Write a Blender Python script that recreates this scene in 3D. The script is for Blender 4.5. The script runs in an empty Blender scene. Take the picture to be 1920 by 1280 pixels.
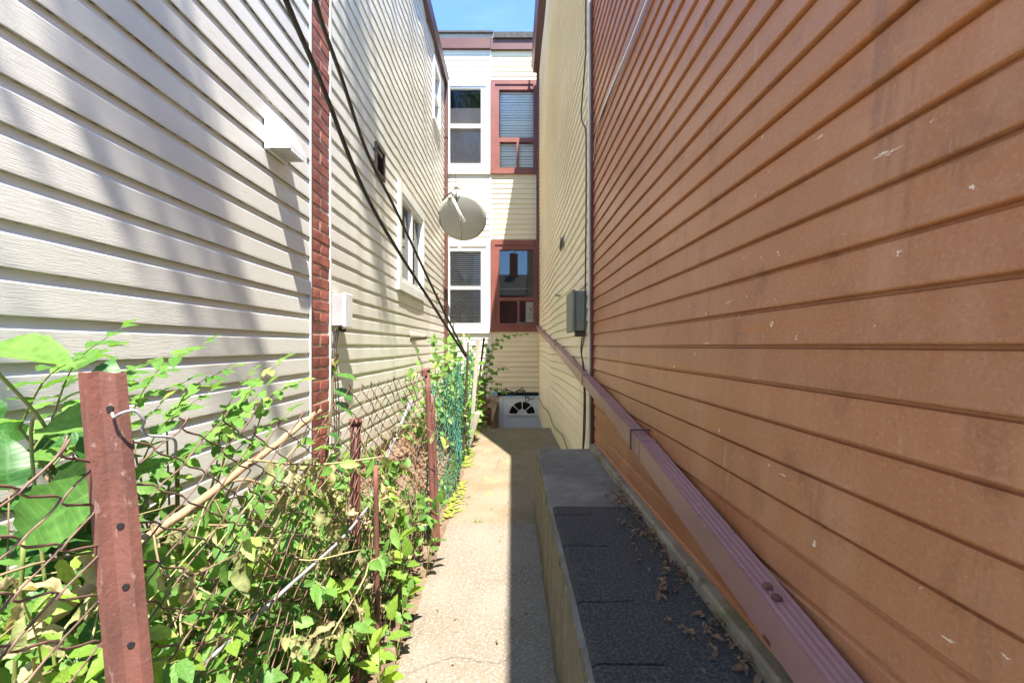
import bpy, bmesh, math, random
import numpy as np
from mathutils import Vector, Matrix, Euler, noise as mnoise

random.seed(7)
rng = np.random.default_rng(7)
S = bpy.context.scene
COL = S.collection
EYE = 1.12

# ------------------------------------------------------------------ camera
cd = bpy.data.cameras.new('camera'); cam = bpy.data.objects.new('camera', cd); COL.objects.link(cam)
cam.location = (0, 0, EYE); cam.rotation_euler = (math.radians(90), 0, 0)
cd.sensor_width = 36; cd.lens = 16.0; cd.shift_y = 8/1920; cd.shift_x = -1/1920
cd.clip_start = 0.02; cd.clip_end = 3000
S.camera = cam
# ------------------------------------------------------------------ sky, sun, exposure
SUN = Vector((0.16, -0.48, 1.0)).normalized()
w = bpy.data.worlds.new('World'); S.world = w; w.use_nodes = True
nt = w.node_tree; nt.nodes.clear()
sky = nt.nodes.new('ShaderNodeTexSky'); sky.sky_type = 'NISHITA'; sky.sun_disc = False
sky.sun_elevation = math.asin(SUN.z); sky.sun_rotation = math.atan2(SUN.x, SUN.y)
sky.air_density = 1.0; sky.dust_density = 0.0; sky.ozone_density = 10.0
bg = nt.nodes.new('ShaderNodeBackground'); bg.inputs[1].default_value = 0.088
out = nt.nodes.new('ShaderNodeOutputWorld')
# thin wisps of cirrus all over the sky
tc = nt.nodes.new('ShaderNodeTexCoord'); mp = nt.nodes.new('ShaderNodeMapping'); mp.inputs['Scale'].default_value = (2.0, 5.0, 9.0)
mp.inputs['Rotation'].default_value = (0.2, 0.3, 0.5)
cn = nt.nodes.new('ShaderNodeTexNoise'); cn.inputs['Scale'].default_value = 1.6; cn.inputs['Detail'].default_value = 7; cn.inputs['Roughness'].default_value = 0.6
cr = nt.nodes.new('ShaderNodeMapRange'); cr.inputs[1].default_value = 0.58; cr.inputs[2].default_value = 0.85; cr.inputs[4].default_value = 0.06
mx = nt.nodes.new('ShaderNodeMix'); mx.data_type = 'RGBA'; mx.inputs[7].default_value = (6.0, 6.3, 6.8, 1)
nt.links.new(tc.outputs['Generated'], mp.inputs[0]); nt.links.new(mp.outputs[0], cn.inputs['Vector'])
nt.links.new(cn.outputs[0], cr.inputs[0]); nt.links.new(cr.outputs[0], mx.inputs[0])
nt.links.new(sky.outputs[0], mx.inputs[6]); nt.links.new(mx.outputs[2], bg.inputs[0]); nt.links.new(bg.outputs[0], out.inputs[0])
sd = bpy.data.lights.new('sun', 'SUN'); sd.energy = 2.5; sd.angle = math.radians(0.53); sd.color = (1, 0.94, 0.84)
so = bpy.data.objects.new('sun', sd); COL.objects.link(so); so.location = SUN*30
so.rotation_euler = (-SUN).to_track_quat('-Z', 'Y').to_euler()
S.view_settings.view_transform = 'Standard'; S.view_settings.look = 'None'; S.view_settings.gamma = 1
S.view_settings.exposure = 2.65; S.view_settings.use_curve_mapping = False
S.render.engine = 'CYCLES'
S.cycles.max_bounces = 10; S.cycles.diffuse_bounces = 6; S.cycles.transparent_max_bounces = 16

# ------------------------------------------------------------------ materials
def srgb(r, g, b):
    f = lambda c: (c/12.92 if c <= .04045 else ((c+.055)/1.055)**2.4)
    return (f(r/255), f(g/255), f(b/255))

def pmat(name, base, rough=.6, var=None, vscale=3, vstretch=(1, 1, 1), vlo=.35, vhi=.65, spots=None, bump=0, bscale=40, bstretch=(1, 1, 1),
         metal=0, objvar=0.0, spec=.5, bdist=.01):
    """Principled with a noise mix base->var, any number of 'spots' layers (colour, scale, stretch, lo, hi, amount) and noise bump."""
    m = bpy.data.materials.new(name); m.use_nodes = True
    n = m.node_tree.nodes; L = m.node_tree.links
    p = n['Principled BSDF']; p.inputs['Roughness'].default_value = rough; p.inputs['Metallic'].default_value = metal
    p.inputs['Specular IOR Level'].default_value = spec
    tcn = n.new('ShaderNodeTexCoord')
    def nz(scale, stretch, detail=6, rg=.6):
        mpn = n.new('ShaderNodeMapping'); mpn.inputs['Scale'].default_value = stretch
        L.new(tcn.outputs['Object'], mpn.inputs[0])
        t = n.new('ShaderNodeTexNoise'); t.inputs['Scale'].default_value = scale; t.inputs['Detail'].default_value = detail; t.inputs['Roughness'].default_value = rg
        L.new(mpn.outputs[0], t.inputs['Vector']); return t
    def rng_(t, lo, hi, a=1.0):
        r = n.new('ShaderNodeMapRange'); r.interpolation_type = 'SMOOTHSTEP'
        r.inputs[1].default_value = lo; r.inputs[2].default_value = hi; r.inputs[4].default_value = a
        L.new(t.outputs[0], r.inputs[0]); return r
    rgb = n.new('ShaderNodeRGB'); rgb.outputs[0].default_value = (*base, 1); cur = rgb.outputs[0]
    layers = []
    if var: layers.append((var, vscale, vstretch, vlo, vhi, 1.0))
    layers += spots or []
    for (c, sc, st, lo, hi, a) in layers:
        k = n.new('ShaderNodeMix'); k.data_type = 'RGBA'
        L.new(rng_(nz(sc, st), lo, hi, a).outputs[0], k.inputs[0]); L.new(cur, k.inputs[6]); k.inputs[7].default_value = (*c, 1); cur = k.outputs[2]
    if objvar:
        oi = n.new('ShaderNodeObjectInfo'); r = n.new('ShaderNodeMapRange'); r.inputs[3].default_value = 1-objvar; r.inputs[4].default_value = 1+objvar
        L.new(oi.outputs['Random'], r.inputs[0])
        k = n.new('ShaderNodeVectorMath'); k.operation = 'SCALE'; L.new(cur, k.inputs[0]); L.new(r.outputs[0], k.inputs[3]); cur = k.outputs[0]
    L.new(cur, p.inputs['Base Color'])
    if bump:
        b = n.new('ShaderNodeBump'); b.inputs['Strength'].default_value = bump; b.inputs['Distance'].default_value = bdist
        L.new(nz(bscale, bstretch, 5).outputs[0], b.inputs['Height']); L.new(b.outputs[0], p.inputs['Normal'])
    return m

def leafmat(name, c1, c2, trans=.35, rough=.5, c3=None):
    m = bpy.data.materials.new(name); m.use_nodes = True
    n = m.node_tree.nodes; L = m.node_tree.links; n.clear()
    o = n.new('ShaderNodeOutputMaterial'); p = n.new('ShaderNodeBsdfPrincipled'); t = n.new('ShaderNodeBsdfTranslucent'); mix = n.new('ShaderNodeMixShader')
    p.inputs['Roughness'].default_value = rough; p.inputs['Specular IOR Level'].default_value = .35
    at = n.new('ShaderNodeAttribute'); at.attribute_name = 'tint'
    oi = n.new('ShaderNodeObjectInfo'); ad = n.new('ShaderNodeMath'); ad.operation = 'ADD'
    L.new(at.outputs['Fac'], ad.inputs[0]); L.new(oi.outputs['Random'], ad.inputs[1])
    fr = n.new('ShaderNodeMath'); fr.operation = 'FRACT'; L.new(ad.outputs[0], fr.inputs[0])
    r = n.new('ShaderNodeValToRGB'); r.color_ramp.elements[0].color = (*c1, 1); r.color_ramp.elements[1].color = (*c2, 1)
    if c3: e = r.color_ramp.elements.new(.86); e.color = (*c2, 1); r.color_ramp.elements[-1].color = (*c3, 1)
    L.new(fr.outputs[0], r.inputs[0])
    tcn = n.new('ShaderNodeTexCoord'); nzn = n.new('ShaderNodeTexNoise'); nzn.inputs['Scale'].default_value = 9
    L.new(tcn.outputs['Object'], nzn.inputs['Vector'])
    mr = n.new('ShaderNodeMapRange'); mr.inputs[1].default_value = .3; mr.inputs[2].default_value = .7; mr.inputs[3].default_value = .8; mr.inputs[4].default_value = 1.2
    L.new(nzn.outputs[0], mr.inputs[0])
    sc = n.new('ShaderNodeVectorMath'); sc.operation = 'SCALE'; L.new(r.outputs[0], sc.inputs[0]); L.new(mr.outputs[0], sc.inputs[3])
    uv = n.new('ShaderNodeUVMap'); uv.uv_map = 'UVMap'; sp = n.new('ShaderNodeSeparateXYZ'); L.new(uv.outputs[0], sp.inputs[0])
    def mth(op, a, b=None):
        k = n.new('ShaderNodeMath'); k.operation = op
        for i, q in enumerate((a, b)):
            if q is None: continue
            if isinstance(q, (int, float)): k.inputs[i].default_value = q
            else: L.new(q, k.inputs[i])
        return k.outputs[0]
    ab = mth('ABSOLUTE', sp.outputs[0]); ph = mth('SUBTRACT', mth('MULTIPLY', sp.outputs[1], 44.0), mth('MULTIPLY', ab, 5.0))
    ve = mth('POWER', mth('ADD', mth('MULTIPLY', mth('SINE', ph), .5), .5), 6.0); mid = mth('LESS_THAN', ab, .07)
    vein = mth('MAXIMUM', mth('MULTIPLY', ve, .55), mid)
    mxv = n.new('ShaderNodeMix'); mxv.data_type = 'RGBA'; L.new(mth('MULTIPLY', vein, .16), mxv.inputs[0]); L.new(sc.outputs[0], mxv.inputs[6]); mxv.inputs[7].default_value = (*[min(1, c*1.9+.03) for c in c2], 1)
    bp_ = n.new('ShaderNodeBump'); bp_.inputs['Strength'].default_value = .15; bp_.inputs['Distance'].default_value = .004; L.new(mth('SUBTRACT', 1.0, vein), bp_.inputs['Height']); L.new(bp_.outputs[0], p.inputs['Normal'])
    L.new(mxv.outputs[2], p.inputs['Base Color'])
    s2 = n.new('ShaderNodeVectorMath'); s2.operation = 'MULTIPLY'; L.new(sc.outputs[0], s2.inputs[0]); s2.inputs[1].default_value = (1.5, 1.5, .7)
    L.new(s2.outputs[0], t.inputs['Color'])
    mix.inputs[0].default_value = trans; L.new(p.outputs[0], mix.inputs[1]); L.new(t.outputs[0], mix.inputs[2]); L.new(mix.outputs[0], o.inputs[0])
    return m

def glassmat(name, ior=1.6, tint=(.97, .98, .98)):
    m = bpy.data.materials.new(name); m.use_nodes = True
    n = m.node_tree.nodes; L = m.node_tree.links; n.clear()
    o = n.new('ShaderNodeOutputMaterial'); g = n.new('ShaderNodeBsdfGlossy'); g.inputs['Roughness'].default_value = 0.01
    t = n.new('ShaderNodeBsdfTransparent'); t.inputs[0].default_value = (*tint, 1); f = n.new('ShaderNodeFresnel'); f.inputs[0].default_value = ior
    mix = n.new('ShaderNodeMixShader'); L.new(f.outputs[0], mix.inputs[0]); L.new(t.outputs[0], mix.inputs[1]); L.new(g.outputs[0], mix.inputs[2]); L.new(mix.outputs[0], o.inputs[0])
    return m

M = {}
M['vinyl_white'] = pmat('vinyl_white', (.76, .735, .67), .42, (.70, .675, .605), 1.3, (1, .5, 2), spots=[((.34, .31, .22), 5, (1, .35, 4), .60, .80, .35), ((.22, .20, .16), 60, (1, .6, 1), .74, .80, .6)],
                        bump=.35, bscale=14, bstretch=(1, 1.2, 26), objvar=.025, bdist=.004)
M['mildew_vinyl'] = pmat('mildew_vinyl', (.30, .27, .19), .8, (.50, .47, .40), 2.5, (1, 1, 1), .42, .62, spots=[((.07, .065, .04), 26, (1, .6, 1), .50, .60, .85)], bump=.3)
M['vinyl_cream'] = pmat('vinyl_cream', (.72, .69, .61), .42, (.66, .625, .53), 1.0, (1, .6, 1.5), spots=[((.36, .33, .20), 2.2, (1, .5, 1), .62, .85, .35), ((.10, .09, .07), 50, (1, 1, 1), .77, .80, .8)],
                        bump=.08, bscale=30, bstretch=(1, .3, 3), objvar=.03, bdist=.004)
M['alu_cream'] = pmat('alu_cream', (.86, .785, .60), .5, (.81, .725, .53), 1.6, (1, .5, 1), spots=[((.70, .63, .46), 3, (1, 1, .5), .55, .75, .5), ((.42, .40, .20), 1.1, (1, 1, 1), .62, .8, .35), ((.05, .04, .03), 22, (1, 1, 1), .775, .795, .9)],
                      bump=.08, bscale=25, objvar=.03, bdist=.004)
M['alu_cream_back'] = pmat('alu_cream_back', (.80, .72, .50), .5, (.74, .65, .44), 1.6, (.5, 1, 1), objvar=.03)
M['white_siding_back'] = pmat('white_siding_back', (.72, .70, .62), .5, (.66, .63, .55), 2, (.5, 1, 1), objvar=.03)
M['alu_brown'] = pmat('alu_brown', (.50, .215, .105), .40, (.40, .155, .066), .9, (1, .6, .8), .38, .62,
                      spots=[((.58, .30, .18), 1.9, (1, 1.3, .35), .50, .72, .7), ((.47, .165, .042), 2.6, (1, .22, 9), .54, .70, .75), ((.24, .095, .05), 11, (1, .8, .8), .54, .74, .65), ((.25, .11, .06), 4, (1, 4, .45), .56, .70, .5),
                             ((.62, .36, .24), 190, (1, .8, .9), .50, .66, .24), ((.27, .105, .05), 150, (1, .9, .9), .52, .68, .26), ((.60, .38, .28), 40, (1, .7, .9), .60, .74, .22), ((.60, .40, .30), 9, (1, 3.0, .5), .64, .76, .45), ((.84, .66, .50), 17, (1, .5, 3.2), .695, .705, .95), ((.86, .72, .6), 45, (1, .8, 1), .70, .715, .9), ((.06, .04, .03), 26, (1, 1, 1), .735, .75, .85)],
                      bump=.2, bscale=70, objvar=.05, bdist=.003)
M['brown_trim'] = pmat('brown_trim', (.105, .042, .034), .4, (.135, .055, .044), 3, spots=[((.28, .15, .12), 30, (1, 1, .4), .68, .78, .5)], objvar=.03)
M['red_trim'] = pmat('red_trim', (.24, .075, .055), .5, (.19, .058, .044), 4, spots=[((.34, .14, .10), 25, (1, 1, .3), .62, .75, .5)])
M['mauve_spout'] = pmat('mauve_spout', (.36, .20, .185), .40, (.30, .155, .14), 3, (1, .4, 1), spots=[((.42, .26, .235), 8, (1, .25, 1), .56, .72, .6), ((.13, .03, .026), 13, (1, .45, 1), .645, .665, .9), ((.60, .46, .42), 45, (1, .25, 1), .68, .70, .8), ((.17, .11, .08), 5, (1, .5, 1), .55, .72, .5)], bump=.35, bscale=16, objvar=.03)
M['white_paint'] = pmat('white_paint', (.80, .80, .78), .4, (.74, .74, .71), 3, spots=[((.45, .42, .35), 12, (1, 1, .4), .70, .85, .4)])
M['plastic_white'] = pmat('plastic_white', (.82, .82, .81), .35, (.75, .75, .74), 6)
M['grey_box'] = pmat('grey_box', (.42, .42, .43), .45, (.36, .36, .36), 4)
M['mossy_box'] = pmat('mossy_box', (.17, .185, .155), .6, (.23, .235, .21), 8, (1, 1, .3), spots=[((.25, .28, .05), 6, (1, 1, .5), .52, .66, .7)], bump=.1)
M['brick'] = pmat('brick', (.36, .115, .075), .85, (.21, .055, .04), 22, spots=[((.50, .22, .15), 40, (1, 1, 1), .62, .72, .6), ((.05, .02, .018), 70, (1, 1, 1), .62, .7, .6)], bump=.9, bscale=120, objvar=.28, bdist=.006)
M['mortar'] = pmat('mortar', (.60, .50, .40), .95, (.38, .30, .23), 12, bump=.8, bscale=80)
M['concrete'] = pmat('concrete', (.225, .192, .15), .9, (.19, .155, .115), 2.2, spots=[((.20, .145, .09), 1.5, (1, 1, 1), .52, .74, .7), ((.33, .30, .25), 95, (1, 1, 1), .54, .60, .8), ((.14, .115, .09), 80, (1, 1, 1), .58, .64, .75), ((.10, .085, .07), 30, (1, 1, 1), .70, .74, .7), ((.19, .15, .10), 5, (1.5, .4, 1), .60, .75, .45)], bump=.5, bscale=180, bdist=.004)
M['concrete_far'] = pmat('concrete_far', (.225, .182, .125), .9, (.18, .135, .077), 2.6, spots=[((.20, .16, .10), 3, (1, 1, 1), .50, .70, .8), ((.33, .35, .04), 4.5, (1.6, .8, 1), .58, .68, .35), ((.40, .36, .30), 110, (1, 1, 1), .54, .64, .5)], bump=.5, bscale=150, bdist=.004)
M['moss'] = pmat('moss', (.30, .33, .035), .95, (.17, .22, .03), 14, spots=[((.42, .40, .10), 30, (1, 1, 1), .55, .7, .6)], bump=1, bscale=160, bdist=.01)
M['ledge'] = pmat('ledge', (.24, .225, .195), .92, (.16, .148, .125), 3.5, spots=[((.34, .30, .23), 5, (1, 1, .4), .54, .72, .7), ((.15, .16, .06), 7, (1, 1, 1), .56, .70, .6), ((.36, .35, .33), 60, (1, 1, 1), .60, .70, .5)], bump=.9, bscale=70, bdist=.008)
M['ledge_side'] = pmat('ledge_side', (.20, .17, .135), .92, (.135, .115, .09), 4, (1, 1.5, .35), spots=[((.12, .095, .06), 6, (1, 1.2, .3), .48, .64, .85), ((.25, .27, .07), 4, (1, 1, 1), .60, .74, .6), ((.50, .46, .40), 40, (1, 1, .6), .58, .7, .6)], bump=1, bscale=55, bdist=.01)
M['parging'] = pmat('parging', (.62, .56, .47), .9, (.36, .30, .22), 7, spots=[((.22, .21, .09), 6, (1, 1, 1), .55, .68, .7)], bump=.9, bscale=60, bdist=.008)
M['parging_worn'] = pmat('parging_worn', (.36, .31, .25), .92, (.24, .205, .16), 7, spots=[((.16, .16, .07), 6, (1, 1, 1), .52, .66, .8), ((.08, .07, .05), 20, (1, 1, 1), .58, .68, .6)], bump=.9, bscale=60, bdist=.008)
M['shingle'] = pmat('shingle', (.042, .039, .035), .95, (.088, .083, .075), 130, vlo=.46, vhi=.58, spots=[((.20, .195, .19), 170, (1, 1, 1), .62, .68, .8), ((.10, .085, .065), 3, (1, 1, 1), .55, .75, .4)], bump=1, bscale=320, bdist=.004, objvar=.12)
M['soil'] = pmat('soil', (.16, .105, .065), .95, (.25, .18, .115), 9, spots=[((.35, .27, .18), 30, (1, 1, 1), .58, .7, .7), ((.06, .05, .025), 12, (1, 1, 1), .58, .7, .7)], bump=1, bscale=60, bdist=.02)
M['yard'] = pmat('yard', (.16, .17, .075), .95, (.24, .22, .13), 1.2, spots=[((.09, .11, .035), 6, (1, 1, 1), .52, .68, .7)], bump=.8, bscale=25, bdist=.03)
M['rust_post'] = pmat('rust_post', (.125, .052, .040), .7, (.19, .075, .055), 26, (1, 1, .35), spots=[((.21, .070, .048), 34, (1, 1, .10), .50, .60, .8), ((.33, .22, .19), 70, (1, 1, .5), .60, .68, .7), ((.07, .045, .04), 40, (1, 1, .5), .66, .75, .5)], bump=.4, bscale=120, metal=.0, bdist=.003)
M['rust_wire'] = pmat('rust_wire', (.130, .070, .050), .6, (.20, .12, .09), 25, spots=[((.30, .21, .17), 60, (1, 1, 1), .60, .72, .6)], objvar=.2)
M['green_wire'] = pmat('green_wire', (.03, .165, .125), .45, (.06, .24, .19), 20, spots=[((.30, .42, .38), 30, (1, 1, 1), .60, .75, .6)], objvar=.15)
M['dark_metal'] = pmat('dark_metal', (.035, .028, .025), .6, (.08, .055, .045), 30)
M['cable'] = pmat('cable', (.028, .026, .024), .55, (.055, .05, .045), 20)
M['grey_wire'] = pmat('grey_wire', (.33, .33, .34), .45, (.22, .22, .22), 20)
M['tan_wood'] = pmat('tan_wood', (.40, .275, .155), .75, (.30, .20, .11), 14, spots=[((.20, .12, .06), 40, (1, 1, 1), .62, .72, .6)], bump=.4, bscale=60)
M['grey_wood'] = pmat('grey_wood', (.42, .39, .33), .85, (.30, .27, .22), 10, (1, 1, .1), bump=.4, bscale=60, bstretch=(1, 1, .1))
M['dish'] = pmat('dish', (.40, .40, .36), .45, (.36, .36, .325), 3, spots=[((.18, .16, .11), 20, (1, 1, .4), .66, .8, .5)])
M['roof_dark'] = pmat('roof_dark', (.05, .048, .046), .9, (.085, .08, .078), 20, bump=.5)
M['flashing'] = pmat('flashing', (.42, .38, .32), .6, (.34, .30, .25), 4)
M['door'] = pmat('door', (.80, .86, .88), .4, (.76, .82, .85), 4, spots=[((.30, .30, .28), 30, (1, 1, 1), .72, .8, .5)])
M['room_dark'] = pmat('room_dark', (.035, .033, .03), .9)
M['black_glass'] = pmat('black_glass', (.012, .012, .012), .12)
M['curtain'] = pmat('curtain', (.66, .50, .41), .9, (.60, .44, .35), 4, (1, 1, .2), bump=.3)
M['curtain_grey'] = pmat('curtain_grey', (.46, .40, .37), .9, (.40, .34, .32), 4)
M['sheer'] = pmat('sheer', (.55, .55, .62), .9, (.45, .45, .52), 6, (1, 1, .2))
M['blind'] = pmat('blind', (.86, .87, .82), .5)
M['blind_dark'] = pmat('blind_dark', (.66, .66, .65), .5)
M['paper'] = pmat('paper', (.72, .70, .68), .8)
M['ink'] = pmat('ink', (.30, .10, .08), .8)
M['terracotta'] = pmat('terracotta', (.36, .17, .125), .8, (.26, .115, .085), 8, bump=.4)
M['crate_wood'] = pmat('crate_wood', (.14, .055, .035), .7, (.20, .09, .06), 9, (1, 1, .4), bump=.3)
M['black'] = pmat('black', (.012, .011, .010), .8)
M['bark'] = pmat('bark', (.11, .085, .06), .9, (.07, .05, .035), 12, (1, 1, .2), bump=1, bscale=20)
M['stem_green'] = pmat('stem_green', (.20, .26, .06), .6, (.26, .24, .08), 10)
M['stem_brown'] = pmat('stem_brown', (.26, .19, .10), .75, (.17, .11, .06), 12)
M['straw'] = pmat('straw', (.42, .36, .17), .7, (.33, .26, .13), 8)
M['glass'] = glassmat('glass', 1.32)
M['glass_far'] = glassmat('glass_far', 1.6)
M['leaf_fresh'] = leafmat('leaf_fresh', (.085, .21, .04), (.17, .32, .065), .42)
M['leaf_dark'] = leafmat('leaf_dark', (.030, .105, .022), (.06, .17, .035), .25, .42)
M['leaf_lime'] = leafmat('leaf_lime', (.17, .31, .045), (.27, .40, .06), .45)
M['leaf_mix'] = leafmat('leaf_mix', (.09, .21, .042), (.22, .38, .08), .42, .5, (.42, .47, .14))
M['leaf_dry'] = leafmat('leaf_dry', (.44, .36, .20), (.24, .27, .10), .35, .7, (.52, .43, .29))
M['leaf_brown'] = leafmat('leaf_brown', (.16, .075, .045), (.30, .19, .11), .15, .8)

# ------------------------------------------------------------------ mesh helpers
def link(o, parent=None):
    COL.objects.link(o)
    if parent is not None:
        o.parent = parent; o.matrix_parent_inverse = Matrix.Translation(-Vector(parent.location))
    return o
def tag(o, label=None, cat=None, group=None, kind=None):
    if label: o['label'] = label
    if cat: o['category'] = cat
    if group: o['group'] = group
    if kind: o['kind'] = kind
    return o
def thing(name, loc, label, cat, group=None):
    o = bpy.data.objects.new(name, None); COL.objects.link(o); o.location = loc; o.empty_display_size = .1
    return tag(o, label, cat, group)
def mesh_obj(name, verts, faces, mat, parent=None, smooth=False, mats=None, fmat=None):
    me = bpy.data.meshes.new(name); me.from_pydata([tuple(v) for v in verts], [], faces); me.update()
    me.materials.append(M[mat] if isinstance(mat, str) else mat)
    for x in mats or []: me.materials.append(M[x])
    if fmat is not None: me.polygons.foreach_set('material_index', fmat)
    if smooth: me.polygons.foreach_set('use_smooth', [True]*len(me.polygons))
    return link(bpy.data.objects.new(name, me), parent)

class MB:
    def __init__(s): s.v = []; s.f = []
    def box(s, x0, x1, y0, y1, z0, z1, bev=0.0):
        if bev > 0:
            bm = bmesh.new(); bmesh.ops.create_cube(bm, size=1)
            for q in bm.verts: q.co = Vector(((x0+x1)/2+q.co.x*(x1-x0), (y0+y1)/2+q.co.y*(y1-y0), (z0+z1)/2+q.co.z*(z1-z0)))
            bmesh.ops.bevel(bm, geom=bm.edges[:], offset=bev, segments=1, affect='EDGES')
            o = len(s.v); bm.verts.index_update(); s.v += [q.co.copy() for q in bm.verts]; s.f += [[o+a.index for a in f.verts] for f in bm.faces]; bm.free(); return s
        o = len(s.v)
        s.v += [Vector(c) for c in ((x0,y0,z0),(x1,y0,z0),(x1,y1,z0),(x0,y1,z0),(x0,y0,z1),(x1,y0,z1),(x1,y1,z1),(x0,y1,z1))]
        s.f += [[o+i for i in q] for q in ((0,3,2,1),(4,5,6,7),(0,1,5,4),(1,2,6,5),(2,3,7,6),(3,0,4,7))]; return s
    def add(s, v, f):
        o = len(s.v); s.v += v; s.f += [[o+i for i in q] for q in f]; return s
    def xf(s, m): s.v = [m @ Vector(q) for q in s.v]; return s
    def obj(s, name, mat, parent=None, smooth=False): return mesh_obj(name, s.v, s.f, mat, parent, smooth)

def tube_data(pts, r, sides=6, cap=True):
    pts = [Vector(p) for p in pts]; n = len(pts)
    rs = r if isinstance(r, (list, tuple)) else [r]*n
    v = []; f = []; ref = None
    for i, p in enumerate(pts):
        t = (pts[min(i+1, n-1)]-pts[max(i-1, 0)]);
        t = t.normalized() if t.length > 1e-9 else Vector((0, 0, 1))
        if ref is None:
            ref = t.cross(Vector((0, 0, 1)) if abs(t.z) < .9 else Vector((1, 0, 0))).normalized()
        ref = (ref - t*ref.dot(t)).normalized(); b = t.cross(ref)
        for k in range(sides):
            a = 2*math.pi*k/sides; v.append(p+(ref*math.cos(a)+b*math.sin(a))*rs[i])
    for i in range(n-1):
        for k in range(sides):
            f.append([i*sides+k, i*sides+(k+1) % sides, (i+1)*sides+(k+1) % sides, (i+1)*sides+k])
    if cap: f.append(list(range(sides))[::-1]); f.append([(n-1)*sides+k for k in range(sides)])
    return v, f
def tube(name, pts, r, mat, parent=None, sides=6, smooth=True):
    v, f = tube_data(pts, r, sides); return mesh_obj(name, v, f, mat, parent, smooth)
def spline(pts, n=8):
    pts = [Vector(p) for p in pts]; q = [2*pts[0]-pts[1]]+pts+[2*pts[-1]-pts[-2]]; o = []
    for i in range(1, len(q)-2):
        for k in range(n):
            t = k/n; a, b, c, d = q[i-1:i+3]
            o.append(.5*((2*b)+(c-a)*t+(2*a-5*b+4*c-d)*t*t+(3*b-a-3*c+d)*t**3))
    o.append(pts[-1]); return o
def nz(x, y, z=0.0): return mnoise.noise(Vector((x, y, z)))

def P(px, py, Y):   # a point of the place at depth Y, from the direction in which the photograph shows it
    return Vector(((px-961)/853*Y, Y, EYE-(py-648)/853*Y))
def onX(px, py, X): return P(px, py, X*853/(px-961))

# ------------------------------------------------------------------ siding
def siding(parent, mat, fmap, s0, s1, z0, z1, h, prof, seg=.07, wave=None, holes=(), zoff=0, zbot=None, name='siding_board', under=None):
    """every course of siding is a board of its own; holes = (sa, sb, za, zb)"""
    k0 = math.floor((z0-zoff)/h); k = k0
    while zoff+k*h < z1-1e-6:
        zb = zoff+k*h; zt = zb+h; k += 1
        if zt < z0+.3*h: continue
        iv = [(s0, s1)]
        for (a, b, c, d) in holes:
            if zb+h*.5 > c and zb+h*.5 < d:
                nv = []
                for (p, q) in iv:
                    if b <= p or a >= q: nv.append((p, q)); continue
                    if a > p+.02: nv.append((p, a))
                    if b < q-.02: nv.append((b, q))
                iv = nv
        for (p, q) in iv:
            pp = p
            if zbot:       # the siding's bottom edge climbs: the board starts where it clears it
                while pp < q and zb < zbot(pp)-h*.6: pp += .05
                if q-pp < .1: continue
            ns = max(2, int(round((q-pp)/seg))+1); ss = [pp+(q-pp)*i/(ns-1) for i in range(ns)]
            v = []; f = []; fm = []
            for j in range(len(prof)-1):
                o = len(v)
                for s in ss:
                    dx, dz = wave(s, zb) if wave else (0, 0)
                    for (ou, zz) in (prof[j], prof[j+1]):
                        v.append(fmap(s, zb+zz*h+dz, ou+dx))
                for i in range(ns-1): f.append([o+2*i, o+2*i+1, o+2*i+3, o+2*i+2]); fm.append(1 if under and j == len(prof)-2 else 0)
            mesh_obj(name, v, f, mat, parent, True, mats=[under] if under else None, fmat=fm if under else None)

def wall_backing(parent, mat, fmap, s0, s1, z0, z1, holes, depth, name='wall'):
    """wall slab behind the siding, left open at the windows"""
    mb = MB(); S_ = sorted({s0, s1, *[x for a in holes for x in a[:2]]}); Z_ = sorted({z0, z1, *[x for a in holes for x in a[2:]]})
    for i in range(len(S_)-1):
        for j in range(len(Z_)-1):
            sm = (S_[i]+S_[i+1])/2; zm = (Z_[j]+Z_[j+1])/2
            if any(a < sm < b and c < zm < d for (a, b, c, d) in holes): continue
            A = fmap(S_[i], Z_[j], -.002); B = fmap(S_[i+1], Z_[j+1], -depth)
            mb.box(min(A[0], B[0]), max(A[0], B[0]), min(A[1], B[1]), max(A[1], B[1]), min(A[2], B[2]), max(A[2], B[2]))
    return mb.obj(name, mat, parent)

DUTCH = [(0, 1.02), (0, .80), (.0098, .70), (.0125, .10), (.0125, .02), (.011, 0), (0, 0)]
LAP = [(0, 1.02), (0, .94), (.006, .90), (.0150, .08), (.0135, .03), (.010, 0), (0, 0)]
LAPB = [(0, 1.02), (0, .935), (.0055, .905), (.0130, .05), (.0120, .02), (.008, 0), (0, 0)]
LAPL = [(0, 1.02), (0, .84), (.0045, .80), (.0068, .05), (.006, .015), (.0035, 0), (0, 0)]
LAPC = [(0, 1.02), (0, .92), (.008, .875), (.0190, .08), (.0170, .03), (.013, 0), (0, 0)]
LX, RX, BY = -1.35, .535, 9.1
lmap = lambda s, z, o: (LX+o, s, z)
rmap = lambda s, z, o: (RX-o, s, z)
bmap = lambda s, z, o: (s, BY-o, z)

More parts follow.
